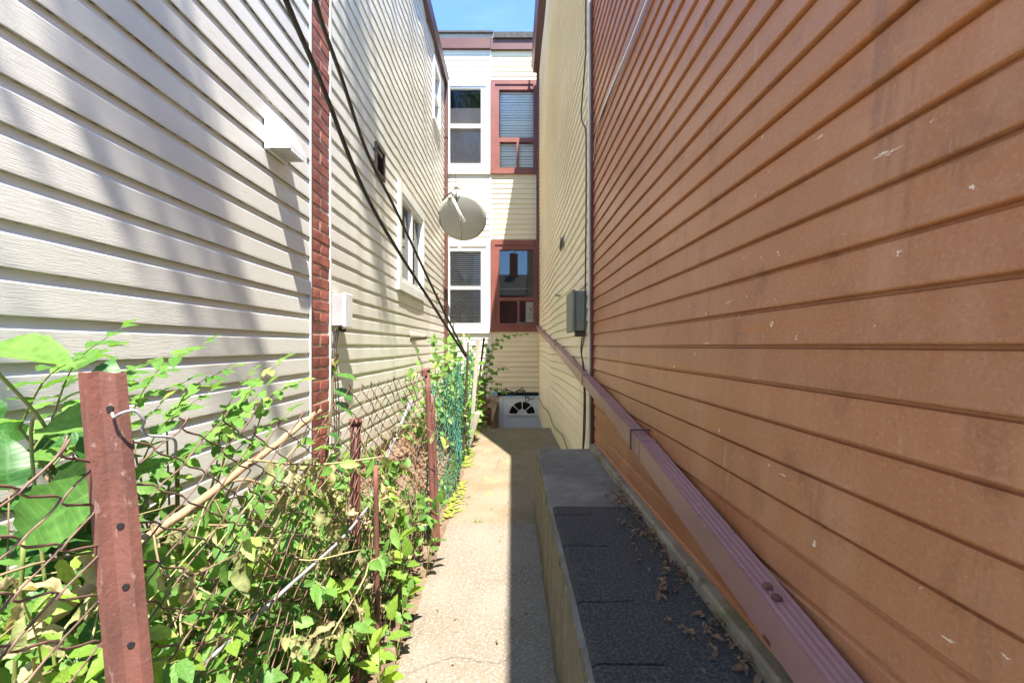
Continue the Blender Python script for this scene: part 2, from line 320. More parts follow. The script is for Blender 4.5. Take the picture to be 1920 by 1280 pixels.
def wave_near(s, z):
    return (.0028*nz(s*1.1, z*.5, 3)+.0016*nz(s*2.6, z*.8, 9), .0015*nz(s*.6, z*3, 5))
def wave_far(s, z):
    k = .5+.5*nz(s*.4, z*.3, 31)
    return ((.012*nz(s*2.3, z*.35, 1)+.0060*nz(s*5.5, z*.5, 7)+.0012*nz(s*12, z*1.2, 8))*(.7+.6*k), .004*nz(s*.7, z*2.5, 5))
def wave_cream(s, z):
    b = math.exp(-((s-6.0)/.9)**2)*(.5+.5*math.sin(z*1.5+.5))
    g = .35+.65*min(1, max(0, (z-.6)/1.2)); return ((.014*nz(s*.8, z*.7, 4)+.028*b)*g, (.022*nz(s*.6, z*.5, 15)-.046*b)*g)
def wave_brown(s, z):
    return (.0035*nz(s*1.2, z*.9, 6), .003*nz(s*.9, z*2.0, 3))

# ---------------------------------------------------------------- window builder
def window(house, fmap, rect, depth_out, mat_frame, panes, label=None, glass='glass', back=.30, inner=None, casing=None, room='room_dark'):
    """rect = outer casing (s0,s1,z0,z1); panes = list of glass rects. Frame is one part, each pane and slat a sub-part"""
    s0, s1, z0, z1 = rect
    mb = MB(); S_ = sorted({s0, s1, *[x for p in panes for x in p[:2]]}); Z_ = sorted({z0, z1, *[x for p in panes for x in p[2:]]})
    def bx(a, b, c, d, o0, o1, q):
        A = fmap(a, c, o0); B = fmap(b, d, o1); q.box(min(A[0], B[0]), max(A[0], B[0]), min(A[1], B[1]), max(A[1], B[1]), min(A[2], B[2]), max(A[2], B[2]))
    for i in range(len(S_)-1):
        for j in range(len(Z_)-1):
            sm = (S_[i]+S_[i+1])/2; zm = (Z_[j]+Z_[j+1])/2
            if any(a < sm < b and c < zm < d for (a, b, c, d) in panes): continue
            bx(S_[i], S_[i+1], Z_[j], Z_[j+1], -.06, depth_out, mb)
    fr = mb.obj('window', mat_frame, house)
    c = casing or .045      # proud outer casing boards
    for (a, b, e, d) in ((s0-.004, s0+c, z0+c, z1-c), (s1-c, s1+.004, z0+c, z1-c), (s0-.004, s1+.004, z1-c, z1+.004), (s0-.012, s1+.012, z0-.006, z0+c)):
        q = MB(); bx(a, b, e, d, -.03, depth_out+.018, q); q.obj('casing', mat_frame, fr)
    for (a, b, e, d) in panes:
        q = MB(); bx(a-.004, b+.004, e-.004, d+.004, -.025, -.020, q); q.obj('pane', glass, fr)
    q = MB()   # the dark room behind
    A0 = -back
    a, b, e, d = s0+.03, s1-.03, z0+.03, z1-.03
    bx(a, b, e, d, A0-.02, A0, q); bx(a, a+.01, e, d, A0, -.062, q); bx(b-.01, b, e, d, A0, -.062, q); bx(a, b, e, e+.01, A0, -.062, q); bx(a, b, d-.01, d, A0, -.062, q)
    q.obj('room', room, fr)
    if inner: inner(fr, bx)
    return fr
def slats(fr, bx, rect, step, mat, off=-.09, cover=.62, miss=()):
    a, b, c, d = rect; z = c; i = 0
    while z < d:
        if i not in miss:
            q = MB(); j = random.uniform(-.05, .05)*step; bx(a, b, z+j, z+j+step*cover, off-.02, off-.018, q); q.obj('slat', mat, fr)
        z += step; i += 1

# ================================================================== GROUND
def ground():
    xs = [-400, -1.6, -.30, .78, 400]; ys = [-400, -.8, 6.13, 9.1, 400]
    v = [(x, y, 0) for y in ys for x in xs]; f = []; fm = []
    for j in range(4):
        for i in range(4):
            if i == 2 and j == 2: continue
            f.append([j*5+i, j*5+i+1, (j+1)*5+i+1, (j+1)*5+i]); fm.append(1 if (i in (1, 2) and j in (1, 2)) else 0)
    o = mesh_obj('ground', v, f, 'yard', None, mats=['soil'], fmat=fm); tag(o, kind='structure')
ground()

def slab(name, edge_l, edge_r, y0, y1, z, th, mat, parent, ny=60, nx=12, seed=0):
    """cast slab with ragged long edges and an uneven surface"""
    v = []; f = []
    for j in range(ny+1):
        y = y0+(y1-y0)*j/ny; a = edge_l(y)+.018*nz(y*7, seed, 2)+.01*nz(y*23, seed, 5); b = edge_r(y)
        for i in range(nx+1):
            x = a+(b-a)*i/nx
            v.append((x, y+(.035*nz(x*4, 2.8, 1)+.012*nz(x*15, 2.8, 6))*((j == ny and seed == 1) or (j == 0 and seed == 4)), z+.004*nz(x*3, y*3, seed)-(.012 if i == 0 else 0)))
    n = len(v); per = [i for i in range(nx+1)]+[(j+1)*(nx+1)-1 for j in range(1, ny+1)]+[ny*(nx+1)+i for i in range(nx-1, -1, -1)]+[j*(nx+1) for j in range(ny-1, 0, -1)]
    for j in range(ny):
        for i in range(nx): f.append([j*(nx+1)+i, j*(nx+1)+i+1, (j+1)*(nx+1)+i+1, (j+1)*(nx+1)+i])
    for p in per: v.append((v[p][0], v[p][1], z-th))
    m = len(per)
    for k in range(m): f.append([per[k], n+k, n+(k+1) % m, per[(k+1) % m]])
    return mesh_obj(name, v, f, mat, parent, False)
path = thing('path', (0, 3, 0), 'narrow concrete path', 'path'); del path['category']; del path['label']; path['kind'] = 'structure'
slab('slab', lambda y: -.395+.01*math.sin(y*2), lambda y: .16, -1.6, 2.82, .022, .10, 'concrete', path, seed=1)
slab('slab', lambda y: -.40-.022*(y-2.8), lambda y: .60 if y > 3.02 else .16+0*y, 2.832, 6.12, .016, .16, 'concrete_far', path, ny=80, seed=4)
def crack(pts, w_, z):
    pp = [Vector(q) for q in spline([(a, b, z) for (a, b) in pts], 10)]; q = MB()
    for i, p in enumerate(pp):
        t = (pp[min(i+1, len(pp)-1)]-pp[max(0, i-1)]).normalized(); nn = Vector((-t.y, t.x, 0)); j = .008*nz(i*.9, pts[0][1]); h = w_*(.5+.6*abs(nz(i*.7, 3)))
        q.v += [p+nn*(j-h), p+nn*(j+h)]
    for i in range(len(pp)-1): q.f.append([2*i, 2*i+1, 2*i+3, 2*i+2])
    q.obj('crack', 'black', path)
crack([(-.36, 1.52), (-.2, 1.60), (-.05, 1.57), (.04, 1.66), (.15, 1.64)], .0010, .0275)
crack([(-.42, 3.9), (-.25, 4.0), (-.05, 3.96), (.15, 4.15), (.4, 4.12)], .0016, .0215)
crack([(-.15, 3.98), (-.12, 4.4), (-.02, 4.8), (-.05, 5.4)], .0014, .0215)
# stairwell down to the basement door
well = thing('basement_stairs', (.24, 7.6, -1.95), 'sunken concrete steps leading down to the basement door', 'stairs')
MB().box(-.55, -.30, 6.13, 9.1, -1.95, -.02).obj('side_wall', 'concrete_far', well)
MB().box(.78, .98, 6.13, 9.1, -1.95, -.01).obj('side_wall', 'parging', well)
MB().box(-.30, .78, 6.13, 9.1, -2.05, -1.95).obj('floor_slab', 'concrete_far', well)
for i in range(8):
    MB().box(-.299, .779, 6.13+.24*i, 6.13+.24*(i+1), -1.95, -.22*(i+1)).obj('step', 'concrete_far', well)

# ================================================================== LEFT HOUSE
LH = thing('vinyl_sided_house', (LX, 4, 0), 'cream vinyl sided house with white framed windows and an exposed brick strip', 'house')
def hz(py, Y): return EYE-(py-648)/853*Y
# holes on the far part of the side wall
wA = (5.28, 6.75, hz(541, 5.28), hz(337, 5.28))
wB = (7.60, 8.28, EYE+3.80, EYE+4.85)
vent = (4.42, 4.70, EYE+1.70, EYE+1.97)
BR0, BR1 = 3.02, 3.35
near_back = wall_backing(LH, 'vinyl_white', lmap, -1.2, BR0, .10, 6.30, [], .25)
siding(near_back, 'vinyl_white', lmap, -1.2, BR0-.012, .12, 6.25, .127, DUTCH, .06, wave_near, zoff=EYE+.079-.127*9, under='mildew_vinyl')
far_back = wall_backing(LH, 'vinyl_cream', lmap, BR1+.02, BY, .10, 6.30, [wA, wB], .25)
siding(far_back, 'vinyl_cream', lmap, BR1+.016, BY-.01, .12, 6.25, .127, DUTCH, .045, wave_far, holes=[wA, wB, vent, (6.12, 6.125, .4, 1.36), (4.1, 4.104, 2.4, 2.65), (5.0, 5.004, 3.3, 3.55)], zoff=EYE+.010-.127*9)
MB().box(LX-.25, LX-.03, -1.2, BY, -.15, .12).obj('foundation', 'parging', LH)
# trims beside the brick
MB().box(LX-.03, LX+.016, BR0-.014, BR0+.004, .12, 6.25).obj('corner_trim', 'white_paint', LH)
MB().box(LX-.03, LX+.010, BR1+.004, BR1+.018, .12, 6.25).obj('corner_trim', 'white_paint', LH)
mort = MB().box(LX-.25, LX-.0045, BR0-.05, BR1+.05, .0, 6.30).obj('brick_strip', 'mortar', LH)
def brick_mesh(ly):
    mb = MB().box(0, .06, 0, ly, 0, .066, .004); me = bpy.data.meshes.new('brick'); me.from_pydata([tuple(q) for q in mb.v], [], mb.f); me.materials.append(M['brick']); return me
bm_full, bm_a, bm_b = brick_mesh(.348), brick_mesh(.175), brick_mesh(.160)
for k in range(78):
    z = .01+.080*k
    for (me, y) in ([(bm_full, BR0-.002)] if k % 2 else [(bm_a, BR0-.002), (bm_b, BR0+.187)]):
        o = bpy.data.objects.new('brick', me); link(o, mort); o.location = (LX-.060+random.uniform(-.0015, .002), y+random.uniform(-.004, .004), z+random.uniform(-.002, .002))
        o.rotation_euler = (random.uniform(-.008, .008), 0, random.uniform(-.012, .012))
# dryer style vent hood is separate below; windows of the side wall
def inA(fr, bx):
    q = MB(); bx(5.75, 6.62, wA[2]+.12, wA[3]-.2, -.13, -.125, q); q.obj('curtain', 'sheer', fr)
window(LH, lmap, wA, .028, 'white_paint', [(5.28+.16, 5.98, wA[2]+.16, wA[3]-.16), (6.04, 6.75-.14, wA[2]+.16, wA[3]-.16)], inner=inA, casing=.10)
window(LH, lmap, wB, .028, 'white_paint', [(7.70, 8.18, wB[2]+.10, EYE+4.28), (7.70, 8.18, EYE+4.33, wB[3]-.10)], casing=.08)
# black louvred vent
q = thing('wall_vent', (LX, 4.56, EYE+1.7), 'small black louvred vent set in the cream side wall', 'vent')
v0, v1, v2, v3 = vent
MB().box(LX-.05, LX+.005, v0, v1, v2, v3).obj('backing', 'black', q)
for (a, b, c, d) in ((v0-.012, v0+.018, v2-.012, v3+.012), (v1-.018, v1+.012, v2-.012, v3+.012), (v0+.018, v1-.018, v2-.012, v2+.018), (v0+.018, v1-.018, v3-.018, v3+.012)):
    MB().box(LX, LX+.035, a, b, c, d).obj('frame', 'dark_metal', q)
for i in range(5):
    zz = v2+.03+i*(v3-v2-.05)/5
    MB().add([Vector(c) for c in ((LX+.006, v0+.018, zz+.035), (LX+.006, v1-.018, zz+.035), (LX+.030, v1-.018, zz), (LX+.030, v0+.018, zz), (LX+.004, v0+.018, zz+.031), (LX+.004, v1-.018, zz+.031), (LX+.028, v1-.018, zz-.003), (LX+.028, v0+.018, zz-.003))],
             [[0, 1, 2, 3], [7, 6, 5, 4], [0, 3, 7, 4], [1, 5, 6, 2], [3, 2, 6, 7], [0, 4, 5, 1]]).obj('louvre', 'dark_metal', q)
# eave gutter
MB().box(LX-.02, LX+.002, -1.2, BY-.12, 6.20, 6.30).obj('frieze', 'brown_trim', LH)
def gutter(parent, x0, x1, y0, y1, z0, z1, mat):
    """K-style trough: floor, sloping outer face with a rolled lip; x0 wall side, x1 outer"""
    s = 1 if x1 > x0 else -1; w_ = abs(x1-x0)
    pr = [(0, z1), (0, z0), (w_*.72, z0), (w_*.80, z0+.03), (w_*.84, z0+.06), (w_, z1-.02), (w_, z1), (w_-.015, z1), (w_-.015, z1-.008), (w_*.82, z0+.06), (w_*.70, z0+.006), (.004, z0+.006), (.004, z1)]
    v = [Vector((x0+s*a, y, z)) for y in (y0, y1) for (a, z) in pr]; n = len(pr)
    f = [[i, (i+1) % n, n+(i+1) % n, n+i] for i in range(n)]
    f += [[i, i+1, n-2-i, n-1-i] for i in range(0, n//2-1)]; f += [[n+a for a in reversed([i, i+1, n-2-i, n-1-i])] for i in range(0, n//2-1)]
    mesh_obj('gutter', v, f, mat, parent)
gutter(LH, LX+.012, -1.245, -1.2, BY-.15, 6.235, 6.385, 'brown_trim')
MB().box(-5.0, LX+.01, -1.2, BY+.3, 6.31, 6.42).obj('roof', 'roof_dark', LH)
MB().box(-5.0, LX-.26, -1.2, -1.0, 0, 6.3).obj('wall', 'vinyl_white', LH)
# rear wall, left half (belongs to the left house)
XS = -.435
def bx_(px): return (px-961)/853*BY
def bz_(py): return EYE-(py-648)/853*BY
TOP = bz_(95)
w1 = (bx_(836), bx_(919), bz_(327), bz_(157)); w2 = (bx_(836), bx_(919), bz_(624), bz_(456))
rear_l = wall_backing(LH, 'white_siding_back', bmap, LX-.3, XS, .0, TOP, [w1, w2], .2)
siding(rear_l, 'white_siding_back', bmap, LX-.3, XS-.012, .10, TOP, .121, LAP, .4, None, holes=[(LX-.3, *w1[1:]), (LX-.3, *w2[1:])], zoff=.03)
def in1(fr, bx):
    q = MB(); bx(bx_(844), bx_(902), bz_(310), bz_(200), -.075, -.07, q); q.obj('curtain', 'curtain', fr)
    q = MB(); bx(bx_(844), bx_(902), bz_(308), bz_(243), -.068, -.064, q); q.obj('curtain', 'curtain_grey', fr)
def in2(fr, bx): slats(fr, bx, (bx_(845), bx_(901), bz_(605), bz_(472)), .040, 'blind_dark', -.045, .42)
window(LH, bmap, w1, .035, 'white_paint', [(bx_(844), bx_(902), bz_(234.5), bz_(168)), (bx_(844), bx_(902), bz_(308), bz_(241.6))], inner=in1, casing=.075)
window(LH, bmap, w2, .035, 'white_paint', [(bx_(844), bx_(902), bz_(537), bz_(471.5)), (bx_(844), bx_(902), bz_(606), bz_(543))], inner=in2, casing=.075, glass='glass_far')
MB().box(XS-.012, XS+.012, BY-.025, BY+.01, 0, TOP).obj('party_trim', 'white_paint', LH)
MB().box(LX-.3, XS+.0, BY-.075, BY+.02, TOP, TOP+.20).obj('fascia', 'brown_trim', LH)
MB().box(LX-.3, XS+.06, BY-.06, BY+.03, TOP+.203, TOP+.29).obj('flashing', 'flashing', LH)
MB().box(-5, XS+.05, BY-.10, BY+6, TOP+.293, TOP+.33).obj('roof', 'roof_dark', LH)
MB().box(-5, -4.8, -1.2, BY+6, 0, 6.3).obj('wall', 'vinyl_cream', LH)

# ================================================================== RIGHT HOUSE
RH = thing('brown_and_cream_house', (RX, 4, 0), 'house with brown aluminium siding in front and cream siding behind', 'house')
CY = 3.0
BTOP = EYE+2.28
LED = EYE-.68
brown_back = wall_backing(RH, 'alu_brown', rmap, -.38, CY-.03, LED, BTOP, [], .2)
siding(brown_back, 'alu_brown', rmap, -.38, CY-.045, LED+.045, EYE-.0758*5, .0758, LAPL, .08, wave_brown, holes=[(1.54, 1.542, EYE+.03, EYE+.12)], zoff=EYE-.0758*14)
siding(brown_back, 'alu_brown', rmap, -.38, CY-.045, EYE-.0758*5, BTOP, .0758, LAPB, .08, wave_brown, holes=[(1.54, 1.542, EYE+.03, EYE+.12)], zoff=EYE-.0758*14)
def zbot(s): return -.24 if s < 6.3 else -.24+(s-6.3)/(BY-6.3)*.36
cream_back = wall_backing(RH, 'alu_cream', rmap, CY+.03, BY, .12, 6.55, [], .2)
siding(cream_back, 'alu_cream', rmap, CY+.055, BY-.02, -.26, 6.5, .0868, LAPC, .06, wave_cream, zoff=EYE-.0868*14, zbot=zbot)
MB().box(RX-.030, RX+.02, CY+.005, CY+.05, .10, 6.5).obj('corner_trim', 'white_paint', RH)
MB().box(RX-.026, RX+.02, CY-.045, CY+.004, LED, BTOP+.0).obj('corner_trim', 'brown_trim', RH)
MB().box(.76, .95, CY, BY, -1.9, .10).obj('foundation', 'parging', RH)
MB().box(RX+.0, 4, -.45, CY-.02, BTOP+.003, BTOP+.03).obj('roof', 'roof_dark', RH)
MB().box(RX+.21, 4, -.38, -.2, 0, BTOP).obj('wall', 'alu_brown', RH)
MB().box(RX+.21, 4, CY+.03, CY+.25, 0, 6.55).obj('wall', 'alu_cream', RH)
MB().box(RX-.0, 4, CY+.03, BY+.4, 6.56, 6.68).obj('roof', 'roof_dark', RH)
MB().box(RX-.002, RX+.02, CY+.05, BY-.12, 6.42, 6.55).obj('frieze', 'brown_trim', RH)
gutter(RH, RX-.012, .362, CY+.06, BY-.16, 6.47, 6.63, 'brown_trim')
w3 = (bx_(920.5), bx_(1008), bz_(327), bz_(153)); w4 = (bx_(920.5), bx_(1008), bz_(621), bz_(452))
rear_r = wall_backing(RH, 'alu_cream_back', bmap, XS+.001, RX+.25, bz_(735), TOP, [w3, w4], .2)
siding(rear_r, 'alu_cream_back', bmap, XS+.016, RX+.25, bz_(735), TOP, .1016, LAP, .4, None, holes=[(w3[0], RX+.3, *w3[2:]), (w4[0], RX+.3, *w4[2:])], zoff=bz_(735))
def in3(fr, bx):
    slats(fr, bx, (bx_(937), bx_(1004), bz_(316), bz_(171)), .052, 'blind', -.045, .84)
def in4(fr, bx):
    q = MB(); bx(bx_(986), bx_(1003.5), bz_(604), bz_(565.5), -.034, -.032, q); pp = q.obj('notice', 'paper', fr)
    for i, (a, b, c, d) in enumerate([(991, 999, 576, 577), (993, 998, 579, 582), (989, 1001, 587, 588), (989, 1000, 591, 592), (990, 1001, 595, 596)]):
        q = MB(); bx(bx_(a), bx_(b), bz_(d), bz_(c), -.0312, -.0305, q); q.obj('notice_print', 'ink', fr)
    # hanging lamp and a shelf edge inside
    q = MB(); bx(bx_(936), bx_(1004), bz_(540), bz_(538), -.25, -.2, q); q.obj('shelf', 'curtain_grey', fr)
red = 'red_trim'
window(RH, bmap, w3, .04, red, [(bx_(936), bx_(1004.5), bz_(260), bz_(170.5)), (bx_(937), bx_(968.6), bz_(316), bz_(268)), (bx_(973), bx_(1004.5), bz_(316), bz_(268))], inner=in3, casing=.085)
window(RH, bmap, w4, .04, red, [(bx_(936.5), bx_(1004), bz_(557.7), bz_(469)), (bx_(937), bx_(970), bz_(606), bz_(564)), (bx_(974), bx_(1004), bz_(606), bz_(564))], inner=in4, casing=.085, glass='glass_far')
MB().box(XS+.005, RX+.2, BY-.070, BY+.02, TOP-.02, TOP+.18).obj('fascia', 'brown_trim', RH)
MB().box(XS+.061, RX+.2, BY-.11, BY+6, TOP+.185, TOP+.30).obj('roof', 'roof_dark', RH)
# dark lintel and basement door
MB().box(-.30, RX+.3, BY-.05, BY+.05, bz_(741), bz_(735)-.002).obj('lintel', 'black', RH)
MB().box(-.55, -.19, BY-.03, BY+.05, -1.95, bz_(741)-.002).obj('wall', 'parging', RH)
MB().box(-5, -.552, BY+.005, BY+.2, -.2, .1).obj('wall', 'parging', LH)
dr = thing('basement_door', (.19, BY, -1.95), 'pale blue basement door with a half round fan window', 'door')
dx0, dx1, dz1 = bx_(943), bx_(1015), bz_(743)
MB().box(dx0, dx1, BY-.02, BY+.02, -1.93, dz1, .004).obj('leaf_panel', 'door', dr)
MB().box(dx0-.07, dx0-.004, BY-.04, BY+.02, -1.93, dz1+.0).obj('jamb', 'white_paint', dr)
MB().box(dx1+.004, dx1+.10, BY-.04, BY+.02, -1.93, dz1+.0).obj('jamb', 'white_paint', dr)
# fan light: half annulus frame, five dark panes, spokes
cx, cz, R_ = (bx_(951)+bx_(1007))/2, bz_(775), .255
def arc_prism(r0, r1, a0, a1, y0, y1, n=10):
    v = []; f = []
    for i in range(n+1):
        a = a0+(a1-a0)*i/n
        for y in (y0, y1):
            for r in (r0, r1): v.append(Vector((cx+r*math.cos(a), y, cz+r*math.sin(a)*.95)))
    for i in range(n):
        o = i*4
        f += [[o, o+1, o+5, o+4], [o+2, o+6, o+7, o+3], [o, o+4, o+6, o+2], [o+1, o+3, o+7, o+5]]
    f += [[0, 2, 3, 1], [n*4, n*4+1, n*4+3, n*4+2]]
    return MB().add(v, f)
arc_prism(R_, R_+.035, 0, math.pi, BY-.045, BY-.018, 20).obj('fan_frame', 'white_paint', dr)
MB().box(cx-R_-.035, cx+R_+.035, BY-.045, BY-.018, cz-.035, cz-.001).obj('fan_frame', 'white_paint', dr)
arc_prism(.075, .10, 0, math.pi, BY-.043, BY-.018, 12).obj('fan_frame', 'white_paint', dr)
for i in range(4):
    a0 = math.pi*i/4+.03; a1 = math.pi*(i+1)/4-.03
    arc_prism(.10, R_, a0, a1, BY-.026, BY-.0195, 6).obj('pane', 'black_glass', dr)
for i in range(1, 4):
    a = math.pi*i/4; arc_prism(.10, R_, a-.045, a+.045, BY-.042, BY-.018, 1).obj('glazing_bar', 'white_paint', dr)

# ================================================================== DOWNSPOUTS
def spout(name, pts, wx, wz, mat, parent, ridges=True):
    """ribbed rectangular pipe swept along pts (side x, height perpendicular)"""
    pts = [Vector(p) for p in pts]; pr = []
    top = 8
    for i in range(top+1): pr.append((-wx/2+wx*i/top, wz/2-(.0012 if i % 2 and ridges else 0)))
    for i in range(1, 5): pr.append((wx/2-(.002 if i % 2 else 0), wz/2-wz*i/5))
    for i in range(top+1): pr.append((wx/2-wx*i/top, -wz/2))
    for i in range(1, 7): pr.append((-wx/2+0, -wz/2+wz*i/7))
    n = len(pr); v = []; f = []
    for i, p in enumerate(pts):
        t = (pts[min(i+1, len(pts)-1)]-pts[max(i-1, 0)]).normalized()
        sx = Vector((1, 0, 0)); up = sx.cross(t).normalized(); sx = t.cross(up).normalized()
        if abs(t.z) > .99: sx = Vector((1, 0, 0)); up = Vector((0, -1, 0))
        for (a, b) in pr: v.append(p+sx*a+up*b)
    for i in range(len(pts)-1):
        for k in range(n): f.append([i*n+k, i*n+(k+1) % n, (i+1)*n+(k+1) % n, (i+1)*n+k])
    f += [list(range(n))[::-1], [(len(pts)-1)*n+k for k in range(n)]]
    return mesh_obj(name, v, f, mat, parent)
D = thing('downspout', (.49, 4, .4), 'long mauve ribbed downspout sloping down along the right wall', 'downspout')
sx = .488
dpts = [(sx, 8.93, 1.50), (sx, 8.6, 1.435), (sx, 5.34, 1.14), (sx, 3.04, .900), (sx, 1.70, .748), (sx, .96, .640), (sx, .50, .560), (sx, .10, .475)]
def dz(y):
    q = sorted(dpts, key=lambda a: a[1])
    for a, b in zip(q[:-1], q[1:]):
        if a[1] <= y <= b[1]: return a[2]+(b[2]-a[2])*(y-a[1])/(b[1]-a[1])
    return q[-1][2]
def seg(y0, y1, wx, wz, name, mat='mauve_spout', n=6):
    return spout(name, [(sx+.003*nz(y0+(y1-y0)*i/n, 1), y0+(y1-y0)*i/n, dz(y0+(y1-y0)*i/n)) for i in range(n+1)], wx, wz, mat, D)
seg(.10, 1.66, .055, .070, 'pipe'); seg(1.64, 3.02, .051, .066, 'pipe'); seg(3.00, 5.4, .055, .070, 'pipe'); seg(5.38, 8.9, .051, .066, 'pipe')
for y in (1.66, 3.02, 5.39): seg(y-.012, y+.012, .059, .074, 'sleeve', 'mauve_spout', 1)
for y in (1.74, 4.9):
    MB().box(sx-.036, RX, y, y+.012, dz(y)+.043, dz(y)+.047).obj('strap', 'dark_metal', D)
    MB().box(sx-.037, sx-.0335, y, y+.012, dz(y)-.03, dz(y)+.047).obj('strap', 'dark_metal', D)
for y in (.86, .83): MB().box(sx-.01, sx+.006, y, y+.014, dz(y)+.036, dz(y)+.045, .002).obj('screw', 'rust_post', D)
spout('pipe', [(sx+.01, 8.92, 1.46), (sx+.01, 8.92, 6.47)], .062, .078, 'brown_trim', D)
for z in (2.6, 4.2, 5.6): MB().box(sx-.028, RX+.0, 8.87, 8.966, z, z+.03).obj('strap', 'brown_trim', D)
D2 = thing('downspout', (LX+.06, 8.96, .3), 'thin brown vertical downspout in the corner beside the white framed windows', 'downspout')
spout('pipe', [(LX+.05, 8.95, .35), (LX+.05, 8.95, 6.24)], .06, .075, 'brown_trim', D2)
for z in (1.6, 3.4, 5.2): MB().box(LX+.0, LX+.085, 8.905, 8.995, z, z+.03).obj('strap', 'brown_trim', D2)

# ================================================================== LEDGE
LG = thing('concrete_ledge', (.34, 1.5, 0), 'low concrete ledge wall at the foot of the brown siding, partly shingled', 'wall')
def ledge():
    ny, v, f = 70, [], []
    x0, x1 = .15, RX+.01
    prof = lambda y: [(x0-.006+.012*nz(y*2, 1), -.02), (x0-.004+.008*nz(y*5, 2), .20), (x0+.006*nz(y*6, 3), LED-.03), (x0+.006+.008*nz(y*9, 4), LED-.006), (x0+.02+.004*nz(y*5, 6), LED+.003*nz(y*8, 5)), (.27, LED+.004*nz(y*4, 7)), (.40, LED+.004*nz(y*4, 9)), (x1, LED+.003)]
    for j in range(ny+1):
        y = -.9+(3.0+.9)*j/ny
        for (a, z) in prof(y): v.append((a, y, z))
    n = 8; fm = []
    for j in range(ny):
        for i in range(n-1): f.append([j*n+i, j*n+i+1, (j+1)*n+i+1, (j+1)*n+i]); fm.append(1 if i < 3 else 0)
    b = len(v); v += [(x1, 3.0, -.02), (x1, -.9, -.02)]
    f += [[ny*n+i for i in range(n)]+[b], [i for i in range(n-1, -1, -1)]+[b+1]]; fm += [1, 1]
    mesh_obj('ledge_body', v, f, 'ledge', LG, mats=['ledge_side'], fmat=fm)
ledge()
MB().box(RX-.035, RX+.02, -.9, 2.94, LED+.002, LED+.05, .006).obj('parging_strip', 'parging_worn', LG)
# three-tab shingle strips laid along the ledge; the slots between the tabs are cut through
def strip(y0, y1, slots, xa, xs, xb, z):
    ys = sorted({y0, y1, *[q for c in slots for q in (c-.004, c+.004)], *np.arange(y0+.05, y1, .06).tolist()})
    xs_ = [xa, xa+.012, xa+.05, xa+.1, xs, xs+.05, xs+.11, xb]; v = []; f = []; nx = len(xs_)
    for y in ys:
        for i, x in enumerate(xs_): v.append((x+.004*nz(y*6, 3)*(i == 0), y, z+.003*nz(x*7, y*5, 2)-(.007 if i == 0 else 0)))
    n = len(v); v += [(a, b, c-.007) for (a, b, c) in v]; keep = set()
    for j in range(len(ys)-1):
        ym = (ys[j]+ys[j+1])/2
        for i in range(nx-1):
            if i < 4 and any(abs(ym-c) < .004 for c in slots): continue
            keep.add((j, i))
    for (j, i) in keep:
        q = [j*nx+i, j*nx+i+1, (j+1)*nx+i+1, (j+1)*nx+i]; f.append(q)
        for (dj, di, e) in ((-1, 0, (0, 1)), (0, 1, (1, 2)), (1, 0, (2, 3)), (0, -1, (3, 0))):
            if (j+dj, i+di) not in keep: f.append([q[e[0]], n+q[e[0]], n+q[e[1]], q[e[1]]])
    mesh_obj('shingle', v, f, 'shingle', LG)
strip(-.26, .655, [.05, .36], .168, .318, .50, LED+.013); strip(.661, 1.893, [.955, 1.19, 1.52, 1.80], .168, .318, .50, LED+.013)
strip(-.60, -.266, [], .168, .318, .50, LED+.013)
MB().box(.172, .498, -.60, 1.888, LED+.001, LED+.0045).obj('underlay', 'black', LG)

# ================================================================== SMALL THINGS ON THE WALLS
# vent hood on the white siding
VH = thing('vent_hood', (LX, 2.6, EYE+1.05), 'white plastic vent hood with a wire grille on the left wall', 'vent')
hy0, hy1, hz0, hz1, hp = 2.475, 2.665, EYE+1.075, EYE+1.265, .112
MB().box(LX+.006, LX+.030, hy0-.018, hy1+.018, hz0-.012, hz1+.012, .005).obj('mounting_plate', 'plastic_white', VH)
b0 = LX+.030
v = [Vector(c) for c in ((b0, hy0, hz0), (b0, hy0, hz1), (b0+.035, hy0, hz1-.015), (b0+hp, hy0, hz0+.02), (b0+hp, hy0, hz0))]
v += [q+Vector((0, hy1-hy0, 0)) for q in v]
f = [[0, 1, 2, 3, 4], [9, 8, 7, 6, 5], [1, 6, 7, 2], [2, 7, 8, 3], [3, 8, 9, 4]]
sh = mesh_obj('hood', v, f, 'plastic_white', VH); md = sh.modifiers.new('s', 'SOLIDIFY'); md.thickness = .004; md.offset = -1
for i in range(9):
    y = hy0+.012+(hy1-hy0-.024)*i/8
    MB().box(b0, b0+hp-.004, y-.0018, y+.0018, hz0+.004, hz0+.008).obj('grille_bar', 'plastic_white', VH)
for i in range(5):
    x = b0+.01+(hp-.025)*i/4
    MB().box(x-.0018, x+.0018, hy0+.004, hy1-.004, hz0+.008, hz0+.0115).obj('grille_bar', 'plastic_white', VH)
for i in range(10):
    y = hy0+.012+(hy1-hy0-.024)*i/9
    MB().box(b0+hp, b0+hp+.004, y-.004, y+.004, hz0-.012, hz0+.004).obj('grille_tooth', 'plastic_white', VH)
